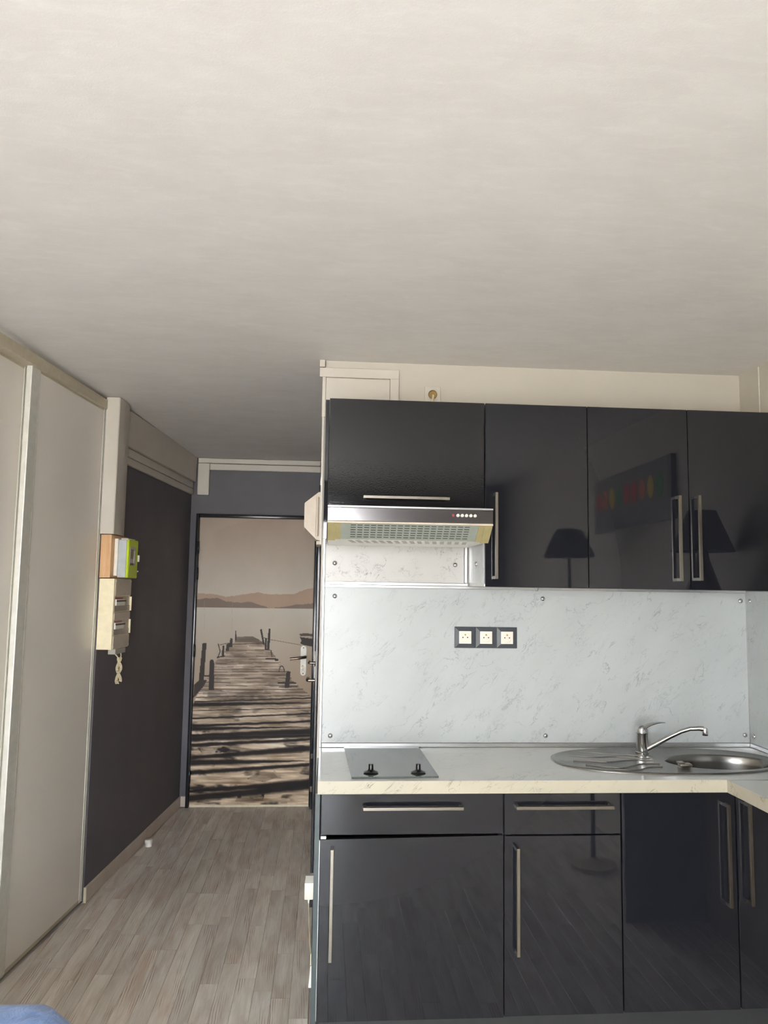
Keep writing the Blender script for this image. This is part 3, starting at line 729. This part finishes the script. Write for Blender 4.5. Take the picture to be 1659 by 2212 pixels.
box('bracket', 'alu', (0.002, 0.020, YL + 0.002, YL + 0.018, 0.7035, 0.7125), u1)
u2 = base_unit('base_cabinet', 0.6355, 1.0530, 'narrow dark glossy base cabinet with drawer left of the sink door')
d = front(u2, 'drawer_front', 0.6355 + G, 1.053 - G, 0.713, 0.852); bar_handle(d, (0.672, 0.811), (1.018, 0.811), YL)
d = front(u2, 'door', 0.6355 + G, 1.053 - G, 0.118, 0.709); bar_handle(d, (0.678, 0.324), (0.678, 0.677), YL)
u3 = base_unit('base_cabinet', 1.0545, 1.4720, 'dark glossy full door base cabinet under the sink', zr=0.73)
d = front(u3, 'door', 1.0545 + G, 1.472 - G, 0.120, 0.852); bar_handle(d, (1.431, 0.470), (1.431, 0.818), YL)
u4 = base_unit('base_cabinet', 1.4735, 1.8480, 'dark glossy corner base cabinet under the return worktop', zl=0.73)
d = front(u4, 'door', 1.4735 + G, 1.848 - G, 0.122, 0.852); bar_handle(d, (1.509, 0.475), (1.509, 0.820), YL)
ep = box('end_panel', 'side_panel', (-0.0195, -0.0032, YL, YK - 0.004, 0.0008, 0.8565), bev=0.0008, label='dark side panel closing the left end of base cabinets', cat='panel')
box('edge_band', 'alu', (-0.0030, -0.0008, YL + 0.001, YL + 0.018, 0.118, 0.700), ep, label='thin pale strip drawn as the edge highlight')  # highlight along the gap beside the side panel, built as a pale strip
box('plinth', 'kick', (0.0, 1.848, YL + 0.05, YL + 0.066, 0.0008, 0.1145), label='dark plinth board under the base cabinets', cat='plinth')

# ------------------------------------------------------------------ worktop with sink cut-out
WX_, WY0, WY1, WZT, WZB = (-0.0125, 1.8485), 2.700, YK - 0.0006, 0.900, 0.857
C2 = Vector((1.545, 2.972)); BR = (0.205, 0.130)
def plate_hole(x0, x1, y0, y1, z0, z1, c, rad, n=96):
    ang = sorted(set([2 * PI * k / n for k in range(n)] + [math.atan2(yy - c.y, xx_ - c.x) % (2 * PI) for xx_ in (x0, x1) for yy in (y0, y1)]))
    inn, out = [], []
    for a in ang:
        ca, sa = math.cos(a), math.sin(a)
        inn.append((c.x + rad[0] * ca, c.y + rad[1] * sa))
        ts = []
        if ca > 1e-9: ts.append((x1 - c.x) / ca)
        if ca < -1e-9: ts.append((x0 - c.x) / ca)
        if sa > 1e-9: ts.append((y1 - c.y) / sa)
        if sa < -1e-9: ts.append((y0 - c.y) / sa)
        tt = min(ts); out.append((c.x + tt * ca, c.y + tt * sa))
    b = B(); L = lambda P, z: [(p[0], p[1], z) for p in P]
    b.rings([L(inn, z0), L(out, z0), L(out, z1), L(inn, z1), L(inn, z0)], cap_last=False)
    bmesh.ops.remove_doubles(b.bm, verts=b.bm.verts[:], dist=1e-6); bmesh.ops.recalc_face_normals(b.bm, faces=b.bm.faces[:]); return b
wt = put(plate_hole(WX_[0], WX_[1], WY0 + 0.0015, WY1, WZB, WZT, C2, (BR[0] + 0.015, BR[1] + 0.015)), 'worktop', 'worktop', label='long grey white marble look worktop along the kitchen wall', cat='worktop')
box('edge_band', 'worktop_edge', (WX_[0], 1.4335, WY0, WY0 + 0.0014, WZB, WZT - 0.0004), wt, label='cream marble look front edge')
rt = box('return_worktop', 'worktop', (1.4355, 1.8485, 1.70, WY0 - 0.0045, WZB, WZT), label='short return worktop along the right wall', cat='worktop')
box('edge_band', 'worktop_edge', (1.4340, 1.4354, 1.70, WY0 - 0.0045, WZB, WZT - 0.0004), rt)
box('joint_strip', 'alu', (1.4340, 1.8485, WY0 - 0.0042, WY0 - 0.0002, WZB, WZT + 0.0008), rt, label='aluminium joint strip')
box('support_panel', 'dark_carcass', (1.45, 1.8485, 1.72, 1.738, 0.0008, WZB - 0.0005), rt)

# hob
hb = thing('hob', (0.25, 2.99, WZT), 'dark glass two zone hob with black knobs set on the worktop', 'hob')
put(B().prism([(0.088, 3.252), (0.398, 3.262), (0.409, 2.741), (0.104, 2.733)], 'z', WZT + 0.0006, WZT + 0.0066), 'glass_plate', 'glass_top', hb)
for x_ in (0.174, 0.343):
    k = put(B().lathe([(0.018, 0.0070), (0.024, 0.0075), (0.027, 0.010), (0.020, 0.0135), (0.012, 0.016), (0.009, 0.019), (0.0085, 0.036), (0.0075, 0.038)], (x_, 2.792, WZT), seg=28), 'knob', 'black_plastic', hb, True)

# sink
SC = Vector((1.348, 3.003)); SA, SB, SN = 0.455, 0.232, 2.25
def sup(th, k=1.0, dz=0.0):
    c, s_ = math.cos(th), math.sin(th)
    r = (abs(c / SA) ** SN + abs(s_ / SB) ** SN) ** (-1 / SN); return r
def outer(a):      # distance from the bowl centre to the sink outline
    d_ = Vector((math.cos(a), math.sin(a))); lo, hi = 0.0, 1.2
    for _ in range(40):
        md = (lo + hi) / 2; p = C2 + d_ * md - SC
        if abs(p.x / SA) ** SN + abs(p.y / SB) ** SN < 1: lo = md
        else: hi = md
    return lo
NS = 128; AN = [2 * PI * k / NS for k in range(NS)]
# denser towards the long drainer tip
OUT = [outer(a) for a in AN]
def ring_out(inset, z):
    res = []
    for a, r in zip(AN, OUT):
        p = C2 + Vector((math.cos(a), math.sin(a))) * r; q = p - SC
        k = 1 - inset / max(q.length, 1e-6); p2 = SC + q * k; res.append((p2.x, p2.y, z))
    return res
def ring_bowl(k, z, add=0.0): return [(C2.x + (BR[0] * k + add) * math.cos(a), C2.y + (BR[1] * k + add) * math.sin(a), z) for a in AN]
Z0 = WZT
sk = thing('kitchen_sink', (SC.x, SC.y, WZT), 'oval stainless steel sink with ribbed drainer and oval bowl', 'sink')
lp = [ring_out(0, Z0 + 0.0006), ring_out(0.0008, Z0 + 0.004), ring_out(0.006, Z0 + 0.0065), ring_out(0.014, Z0 + 0.0065), ring_out(0.020, Z0 + 0.004),
      ring_bowl(1.0, Z0 + 0.004, 0.010), ring_bowl(1.0, Z0 + 0.003, 0.004), ring_bowl(1.0, Z0 - 0.004), ring_bowl(0.985, Z0 - 0.03), ring_bowl(0.95, Z0 - 0.09), ring_bowl(0.86, Z0 - 0.125),
      ring_bowl(0.70, Z0 - 0.138), ring_bowl(0.3, Z0 - 0.142), ring_bowl(0.12, Z0 - 0.146)]
put(B().rings(lp, cap_last=True), 'basin', 'sink_steel', sk, True, angle=60)
def ridge(p):      # smooth raised drainer rib through given points
    P = [Vector((a, b_, 0)) for a, b_ in p]; res = []
    for i_ in range(len(P) - 1):
        p0, p1, p2, p3 = P[max(i_ - 1, 0)], P[i_], P[i_ + 1], P[min(i_ + 2, len(P) - 1)]
        for k in range(8):
            t_ = k / 8; q = 0.5 * ((2 * p1) + (p2 - p0) * t_ + (2 * p0 - 5 * p1 + 4 * p2 - p3) * t_ ** 2 + (3 * p1 - p0 - 3 * p2 + p3) * t_ ** 3)
            res.append((q.x, q.y, Z0 + 0.0040))
    res.append((P[-1].x, P[-1].y, Z0 + 0.0040)); return res
for p in ([(1.05, 3.155), (1.11, 3.125), (1.18, 3.105), (1.25, 3.085), (1.29, 3.07)], [(0.985, 3.085), (1.05, 3.055), (1.10, 3.050), (1.17, 3.055), (1.25, 3.03), (1.29, 3.022)],
          [(0.975, 2.995), (1.03, 2.985), (1.10, 2.965), (1.16, 2.985), (1.22, 2.998), (1.29, 2.985)], [(1.00, 2.925), (1.06, 2.885), (1.12, 2.87), (1.17, 2.90), (1.22, 2.93), (1.29, 2.93)],
          [(1.08, 2.845), (1.14, 2.832), (1.18, 2.84), (1.22, 2.875), (1.28, 2.88)]):
    put(B().tube(ridge(p), 0.0030, 8), 'drainer_rib', 'sink_steel', sk, True)
put(B().lathe([(0.022, Z0 - 0.1455), (0.024, Z0 - 0.143), (0.016, Z0 - 0.142)], (C2.x, C2.y, 0), seg=24), 'drain', 'chrome', sk, True)
sp = thing('sink_plug', (1.362, 2.872, Z0 + 0.004), 'small worn steel plug lying on the sink rim', 'plug')
put(B().box(1.338, 1.386, 2.855, 2.885, Z0 + 0.0068, Z0 + 0.020, bev=0.004, seg=2), 'plug_body', 'steel', sp, True)
put(B().box(1.334, 1.358, 2.858, 2.884, Z0 + 0.0202, Z0 + 0.026, bev=0.002), 'plug_grip', 'steel', sp, True)
put(B().box(1.340, 1.384, 2.868, 2.889, Z0 + 0.0045, Z0 + 0.0066), 'plug_seal', 'grey_plastic', sp)

# mixer tap
fx, fy = 1.305, 3.128
fa = thing('mixer_tap', (fx, fy, Z0 + 0.004), 'chrome single lever mixer tap standing behind the sink', 'tap')
put(B().lathe([(0.026, Z0 + 0.0046), (0.026, Z0 + 0.009), (0.0235, Z0 + 0.011), (0.0235, Z0 + 0.080), (0.0245, Z0 + 0.082), (0.0245, Z0 + 0.086)], (fx, fy, 0), seg=32), 'body', 'chrome', fa, True)
lv = put(B().lathe([(0.0245, Z0 + 0.0865), (0.0245, Z0 + 0.098), (0.022, Z0 + 0.108), (0.014, Z0 + 0.116), (0.004, Z0 + 0.119)], (fx, fy, 0), seg=32), 'lever_cap', 'chrome', fa, True)
lev = []
for k in range(9):
    u = k / 8; cx_ = fx - 0.012 + 0.108 * u; cz_ = Z0 + 0.098 + 0.031 * math.sin(u * PI * 0.55) - 0.002 * u; hw_ = 0.020 - 0.012 * u; hh_ = 0.010 - 0.0085 * u
    yy = fy - 0.004 * u
    lev.append([(cx_, yy + hw_ * math.cos(a), cz_ + hh_ * math.sin(a)) for a in [2 * PI * j / 14 for j in range(14)]])
put(B().rings(lev, True, True), 'lever', 'chrome', lv, True)
pts = [(fx + 0.012, fy - 0.006, Z0 + 0.020), (fx + 0.05, fy - 0.025, Z0 + 0.046), (fx + 0.10, fy - 0.05, Z0 + 0.081), (fx + 0.135, fy - 0.068, Z0 + 0.103), (fx + 0.165, fy - 0.083, Z0 + 0.116), (fx + 0.195, fy - 0.098, Z0 + 0.120), (fx + 0.210, fy - 0.106, Z0 + 0.119)]
so = put(B().tube(pts, 0.0095, 16, radii=[0.011, 0.0105, 0.0095, 0.009, 0.009, 0.0095, 0.0105]), 'spout', 'chrome', fa, True)
put(B().lathe([(0.0105, Z0 + 0.094), (0.0115, Z0 + 0.096), (0.0115, Z0 + 0.112), (0.010, Z0 + 0.122), (0.006, Z0 + 0.124)], (fx + 0.214, fy - 0.108, 0), seg=20), 'aerator', 'chrome', so, True)

# ------------------------------------------------------------------ splashback panels and their profiles
PT = 0.006; YP = YK - PT
def cap(parent, x_, z_, axis='y', y_=None):
    b = B()
    if axis == 'y': b.lathe([(0.0105, YP - 0.0001), (0.0105, YP - 0.002), (0.008, YP - 0.0055), (0.003, YP - 0.0075)], (x_, 0, z_), 'y', 16)
    elif axis == 'x': b.lathe([(0.0105, x_ - 0.0001), (0.0105, x_ - 0.002), (0.008, x_ - 0.0055), (0.003, x_ - 0.0075)], (0, y_, z_), 'x', 16)
    return put(b, 'screw_cap', 'chrome', parent, True)
sb = box('splashback', 'marble', (-0.004, 1.8425, YP, YK - 0.0006, 0.9185, 1.560), label='wide grey marble look splashback above the worktop', cat='splashback')
for x_, z_ in ((0.039, 1.523), (0.934, 1.524), (1.820, 1.526), (0.032, 0.946), (0.943, 0.947), (1.822, 0.950)): cap(sb, x_, z_)
s2 = box('splashback', 'marble_hood', (-0.004, 0.590, YP, YK - 0.0006, 1.5845, 1.790), label='cream veined marble panel under the cooker hood', cat='splashback')
for x_, z_ in ((0.036, 1.662), (0.552, 1.663)): cap(s2, x_, z_)
s3 = box('splashback', 'marble', (XR - PT, XR - 0.0006, 1.70, YP - 0.0005, 0.9185, 1.568), label='marble look splashback on the right wall', cat='splashback')
for z_ in (1.526, 0.950): cap(s3, XR - PT, z_, 'x', 3.235)
def profile(name, c, label):
    return box(name, 'alu', c, bev=0.001, label=label, cat='profile', group='aluminium splashback profiles')
box('aluminium_profile', 'alu', (-0.004, 1.8415, YP - 0.010, YK - 0.0007, WZT + 0.0006, 0.918), bev=0.002, label='aluminium strip between worktop and wide splashback', cat='profile', group='aluminium splashback profiles')
box('aluminium_profile', 'alu', (XR - 0.012, XR - 0.0007, 1.70, YP - 0.0105, WZT + 0.0010, 0.918), bev=0.002, label='aluminium strip along the right wall above return worktop', cat='profile', group='aluminium splashback profiles')
mp_ = thing('aluminium_profile', (0.29, YK, 1.56), 'double aluminium strip between hood panel and wide splashback', 'profile', 'aluminium splashback profiles')
box('strip', 'alu', (-0.004, 1.8415, YP - 0.008, YK - 0.0007, 1.5605, 1.5715), mp_, bev=0.001)
box('strip', 'alu', (-0.004, 0.606, YP - 0.005, YK - 0.0007, 1.5720, 1.5840), mp_, bev=0.001)
box('aluminium_profile', 'alu', (-0.0160, -0.0046, YK - 0.014, YK - 0.0007, WZT + 0.0006, 1.790), bev=0.002, label='upright aluminium edge strip at the left end of splashback', cat='profile', group='aluminium splashback profiles')
box('aluminium_profile', 'alu', (0.5905, 0.6035, YK - 0.018, YK - 0.0007, 1.5846, 1.790), bev=0.002, label='upright aluminium corner strip below the right end of hood', cat='profile', group='aluminium splashback profiles')
box('aluminium_profile', 'alu', (1.8430, 1.8435, YK - 0.012, YK - 0.0066, 0.9185, 1.560), label='thin aluminium corner line where both splashbacks meet', cat='profile', group='aluminium splashback profiles')

# triple socket
for k, (x_, lab) in enumerate(((0.595, 'leftmost of the three dark framed wall sockets'), (0.685, 'middle one of the three dark framed wall sockets'), (0.7755, 'rightmost of the three dark framed wall sockets'))):
    zc_ = 1.356; h = 0.0446
    so = thing('wall_socket', (x_, YP, zc_ - h), lab, 'socket', 'triple socket row')
    lo = lambda s_, y_: [(x_ - s_, y_, zc_ - s_), (x_ + s_, y_, zc_ - s_), (x_ + s_, y_, zc_ + s_), (x_ - s_, y_, zc_ + s_)]
    put(B().rings([lo(h, YP - 0.0003), lo(h, YP - 0.004), lo(h - 0.002, YP - 0.0055), lo(0.0275, YP - 0.011), lo(0.0265, YP - 0.011), lo(0.0265, YP - 0.006)], True, True), 'frame', 'socket_frame', so)
    ins = put(B().rings([lo(0.0262, YP - 0.0062), lo(0.0262, YP - 0.0105), lo(0.0250, YP - 0.0115)], True, True), 'insert', 'socket_white', so)
    cr = lambda r, y_: [(x_ + r * math.cos(2 * PI * j / 28), y_, zc_ + r * math.sin(2 * PI * j / 28)) for j in range(28)]
    put(B().rings([cr(0.0212, YP - 0.0116), cr(0.0212, YP - 0.0130), cr(0.0200, YP - 0.0130), cr(0.0190, YP - 0.0118)], False, True), 'socket_well', 'socket_white', ins)
    for dx in (-0.0100, 0.0100):
        put(B().lathe([(0.0027, YP - 0.0126), (0.0027, YP - 0.0119)], (x_ + dx, 0, zc_ + 0.000), 'y', 12), 'pin_hole', 'hole', ins)
    put(B().lathe([(0.0034, YP - 0.0165), (0.0034, YP - 0.0119)], (x_, 0, zc_ + 0.0115), 'y', 12), 'earth_pin', 'brass', ins)

# ------------------------------------------------------------------ wall cabinets
YU = 2.914
def wall_unit(name, x0, x1, z0, z1, label):
    u = thing(name, ((x0 + x1) / 2, YU, z0), label, 'cabinet', 'wall cabinets')
    put(B().box(x0, x1, YU + TF + 0.0015, YK - 0.0095, z0, z1, bev=0.0005), 'carcass', 'carcass', u); return u
ZB, ZT = 1.572, 2.285
w1 = wall_unit('wall_cabinet', 0.0005, 0.606, 1.862, ZT, 'dark glossy flap cabinet above the cooker hood')
d = front(w1, 'flap_door', 0.0, 0.606 - G, 1.858, ZT + 0.002, 'gloss_peel', YU); bar_handle(d, (0.135, 1.9025), (0.465, 1.9025), YU)
box('side_panel', 'gloss', (-0.0150, -0.0005, YU + 0.002, YK - 0.012, 1.742, ZT - 0.004), w1, bev=0.0008)
w2 = wall_unit('wall_cabinet', 0.6125, 1.0165, ZB, ZT, 'dark glossy wall cabinet right next to the cooker hood')
d = front(w2, 'door', 0.6085, 1.0165 - G, ZB - 0.002, ZT + 0.002, yf=YU); bar_handle(d, (0.6465, 1.600), (0.6465, 1.932), YU)
box('side_cladding', 'marble', (0.6068, 0.6122, YU + TF + 0.016, YK - 0.02, ZB + 0.012, 1.80), w2, label='grey marble look cladding on the cabinet side')
put(B().lathe([(0.0105, 0.6067), (0.0105, 0.605), (0.008, 0.6015), (0.003, 0.5995)], (0, 3.08, 1.662), 'x', 16), 'screw_cap', 'chrome', w2, True)
w3 = wall_unit('wall_cabinet', 1.0175, 1.4255, ZB, ZT, 'dark glossy wall cabinet third from the left')
d = front(w3, 'door', 1.0175, 1.4255 - G, ZB - 0.002, ZT + 0.002, yf=YU); bar_handle(d, (1.373, 1.603), (1.373, 1.937), YU)
w4 = wall_unit('wall_cabinet', 1.4265, 1.8430, ZB, ZT, 'dark glossy wall cabinet in the right corner')
d = front(w4, 'door', 1.4265, 1.8445, ZB - 0.002, ZT + 0.002, yf=YU); bar_handle(d, (1.4525, 1.606), (1.4525, 1.940), YU)
wh = put(B().tube([(0.826, YU + 0.10, ZB - 0.0008), (0.828, YU + 0.10, ZB - 0.012), (0.830, YU + 0.10, ZB - 0.016), (0.840, YU + 0.10, ZB - 0.016), (0.842, YU + 0.10, ZB - 0.012), (0.844, YU + 0.10, ZB - 0.0008)], 0.0012, 6), 'wire_hook', 'chrome', smooth=True,
     label='tiny bent wire hook hanging under the wall cabinet', cat='hook')

# ------------------------------------------------------------------ cooker hood
HY = 2.752
ho = thing('cooker_hood', (0.30, HY, 1.735), 'slim steel cooker hood with pale slotted grille and push buttons', 'hood')
box('body', 'hood_yellow', (0.0025, 0.6035, HY + 0.065, YK - 0.02, 1.746, 1.8575), ho)
fa_ = box('fascia', 'hood_steel', (0.0005, 0.6045, HY, HY + 0.064, 1.798, 1.847), ho, bev=0.0015, label='polished steel fascia')
box('top_lip', 'alu', (0.0005, 0.6045, HY - 0.002, HY + 0.064, 1.8473, 1.8545), ho, bev=0.001)
box('lower_lip', 'beige_plastic', (0.0005, 0.6045, HY - 0.001, HY + 0.060, 1.7905, 1.7977), ho, bev=0.001)
put(B().prism([(0.4535, 1.8215), (0.4605, 1.8215), (0.4605, 1.8305), (0.4535, 1.8305)], 'y', HY - 0.0022, HY - 0.0002), 'indicator', 'red', fa_)
for k in range(5): put(B().lathe([(0.0050, HY - 0.0055), (0.0058, HY - 0.0045), (0.0058, HY - 0.0002)], (0.474 + k * 0.0158, 0, 1.826), 'y', 14), 'push_button', 'alu_white', fa_, True)
# slanted visor
A = (HY + 0.004, 1.7895); Bq = (HY + 0.075, 1.7365)
dy, dz = Bq[0] - A[0], Bq[1] - A[1]; Ln = math.hypot(dy, dz); ny, nz = dz / Ln, -dy / Ln
def vis(x0, x1, v0, v1, t0, t1):
    P = lambda v, t_: (A[0] + dy * v + ny * t_, A[1] + dz * v + nz * t_)
    return B().prism([P(v0, t0), P(v1, t0), P(v1, t1), P(v0, t1)], 'x', x0, x1)
put(vis(0.050, 0.552, 0.0, 1.0, -0.006, 0.0), 'grille', 'hood_grille', ho, label='pale green slotted grille')
for x0, x1 in ((0.002, 0.030), (0.572, 0.6025)): put(vis(x0, x1, 0.0, 1.06, -0.008, 0.002), 'end_cheek', 'hood_yellow', ho, label='yellowed plastic end cheek')
for x0, x1 in ((0.0302, 0.0498), (0.5522, 0.5718)): put(vis(x0, x1, 0.0, 1.0, -0.007, 0.001), 'grille_clip', 'hood_yellow', ho)
sl = B()
for c in range(18):
    for r in range(6):
        x0 = 0.085 + c * 0.0245; v0 = 0.07 + r * 0.148
        q = vis(x0, x0 + 0.0185, v0, v0 + 0.045, -0.0005, 0.0006)
        me_ = bpy.data.meshes.new('tmp'); q.bm.to_mesh(me_); q.bm.free(); sl.bm.from_mesh(me_); bpy.data.meshes.remove(me_)
put(sl, 'vent_slots', 'slot', ho, kind='stuff')
box('underside_panel', 'white_plastic', (0.004, 0.602, HY + 0.078, YK - 0.03, 1.7365, 1.7455), ho)
for k in range(16):
    x0 = 0.075 + k * 0.029
    put(B().prism([(x0, HY + 0.10), (x0 + 0.016, HY + 0.10), (x0 + 0.040, HY + 0.26), (x0 + 0.024, HY + 0.26)], 'z', 1.7352, 1.7364), 'diffuser_rib', 'grey_plastic', ho)

# ------------------------------------------------------------------ above the cabinets
ht = thing('access_hatch', (0.13, YK, 2.29), 'white framed access hatch above the flap cabinet', 'hatch')
box('panel', 'white_trim', (-0.019, 0.2595, YK - 0.006, YK - 0.0006, 2.290, 2.4665), ht, bev=0.001)
box('frame_rail', 'white_trim', (-0.0465, 0.299, YK - 0.018, YK - 0.0006, 2.467, 2.507), ht, bev=0.001)
box('frame_stile', 'white_trim', (0.260, 0.299, YK - 0.018, YK - 0.0006, 2.290, 2.4668), ht, bev=0.001)
box('frame_stile', 'white_trim', (-0.034, -0.0195, YK - 0.014, YK - 0.0006, 2.290, 2.4668), ht, bev=0.001)
co = thing('cable_outlet', (0.4475, YK, 2.37), 'white square outlet with brass centre and cable above wall cabinets', 'outlet')
box('plate', 'white_trim', (0.412, 0.483, YK - 0.009, YK - 0.0006, 2.371, 2.442), co, bev=0.002)
put(B().lathe([(0.0175, YK - 0.0092), (0.0195, YK - 0.012), (0.0195, YK - 0.016), (0.0165, YK - 0.018), (0.0155, YK - 0.0125), (0.004, YK - 0.0125)], (0.4475, 0, 2.405), 'y', 28), 'gland', 'brass', co, True)
put(B().tube([(0.4485, YK - 0.013, 2.402), (0.448, YK - 0.032, 2.396), (0.443, YK - 0.045, 2.375), (0.437, YK - 0.060, 2.335), (0.433, YK - 0.070, 2.2895)], 0.0042, 10), 'cable', 'cream_plastic', co, True)

# ------------------------------------------------------------------ things behind and beside the photographer
# bed with the blue cover, its far corner reaching into the picture
bd = thing('bed', (-1.02, 1.28, 0.0), 'bed with glossy light blue cover at the lower left', 'bed')
box('base', 'dark_carcass', (-1.29, -0.72, 0.40, 2.16, 0.0008, 0.26), bd, bev=0.01)
def cushion(x0, x1, y0, y1, z0, z1, n=40):
    lps = []
    cx_, cy_ = (x0 + x1) / 2, (y0 + y1) / 2; hx, hy = (x1 - x0) / 2, (y1 - y0) / 2
    for k in range(11):
        ph = -PI / 2 + PI * k / 10; zz = (z0 + z1) / 2 + (z1 - z0) / 2 * (abs(math.sin(ph)) ** 0.8) * (1 if ph > 0 else -1)
        sc = max(abs(math.cos(ph)), 0.02) ** 0.35; ins = 0.13 * (1 - sc)
        lp_ = []
        for j in range(n):
            a = 2 * PI * j / n; c_, s_ = math.cos(a), math.sin(a); e_ = 0.32
            px = (hx - ins * 1.6) * (abs(c_) ** e_) * (1 if c_ > 0 else -1); py = (hy - ins * 1.6) * (abs(s_) ** e_) * (1 if s_ > 0 else -1)
            wv_ = 0.008 * math.sin(9 * a + 2 * k) if 2 < k < 9 else 0
            lp_.append((cx_ + px * (1 + wv_), cy_ + py * (1 + wv_), zz))
        lps.append(lp_)
    return B().rings(lps, True, True)
put(cushion(-1.315, -0.60, 0.36, 2.30, 0.262, 0.440), 'blue_cover', 'blue', bd, True, angle=80, label='rumpled glossy light blue cover')

def lamp(name, x_, y_, z0, z_sh0, z_sh1, label, floor_lamp=False):
    l = thing(name, (x_, y_, z0), label, 'lamp')
    if floor_lamp:
        put(B().lathe([(0.13, z0 + 0.001), (0.13, z0 + 0.015), (0.05, z0 + 0.03), (0.014, z0 + 0.05)], (x_, y_, 0), seg=32), 'foot', 'beige_plastic', l, True)
        put(B().lathe([(0.013, z0 + 0.05), (0.013, z_sh0 + 0.05)], (x_, y_, 0), seg=16), 'pole', 'dark_ceramic', l, True)
    else:
        hgt = z_sh0 - z0
        put(B().lathe([(0.07, z0 + 0.001), (0.075, z0 + 0.02), (0.05, z0 + 0.08), (0.06, z0 + hgt * 0.35), (0.085, z0 + hgt * 0.62), (0.075, z0 + hgt * 0.80), (0.03, z0 + hgt * 0.95), (0.015, z_sh0 + 0.05)], (x_, y_, 0), seg=32), 'base', 'dark_ceramic', l, True)
    R0, R1 = (0.17, 0.085) if floor_lamp else (0.138, 0.062)
    b = B(); sg = 40
    lps = [[(x_ + r * math.cos(2 * PI * j / sg), y_ + r * math.sin(2 * PI * j / sg), z) for j in range(sg)] for r, z in ((R0, z_sh0), (R1, z_sh1), (R1 - 0.003, z_sh1), (R0 - 0.003, z_sh0), (R0, z_sh0))]
    put(b.rings(lps, False, False), 'shade', 'black_fabric', l, True)
lamp('table_lamp', 1.70, 2.47, WZT, 1.745, 1.93, 'tall dark table lamp with black shade on the return worktop')
lamp('floor_lamp', 1.56, 0.98, 0.0, 1.775, 1.955, 'dark floor lamp with black shade beside the right wall', True)

pc = thing('wall_picture', (XR, 1.30, 1.945), 'wide canvas picture with a row of coloured peppers on the right wall', 'picture')
box('canvas', 'canvas', (XR - 0.028, XR - 0.0008, 0.73, 1.865, 1.948, 2.300), pc, bev=0.002)
box('side_edge', 'dark_ceramic', (XR - 0.029, XR - 0.0006, 1.8652, 1.905, 1.948, 2.300), pc)
cols = ['red', 'orange', 'yellow', 'green', 'red', 'red', 'orange', 'yellow', 'green']
for k, c in enumerate(cols):
    yy = 0.82 + k * 0.118
    pr = [(yy + 0.045 * math.cos(2 * PI * j / 16), 2.155 + (0.062 + 0.004 * (k % 3)) * math.sin(2 * PI * j / 16)) for j in range(16)]
    put(B().prism(pr, 'x', XR - 0.0292, XR - 0.0281), 'printed_pepper', 'pepper_' + c, pc)
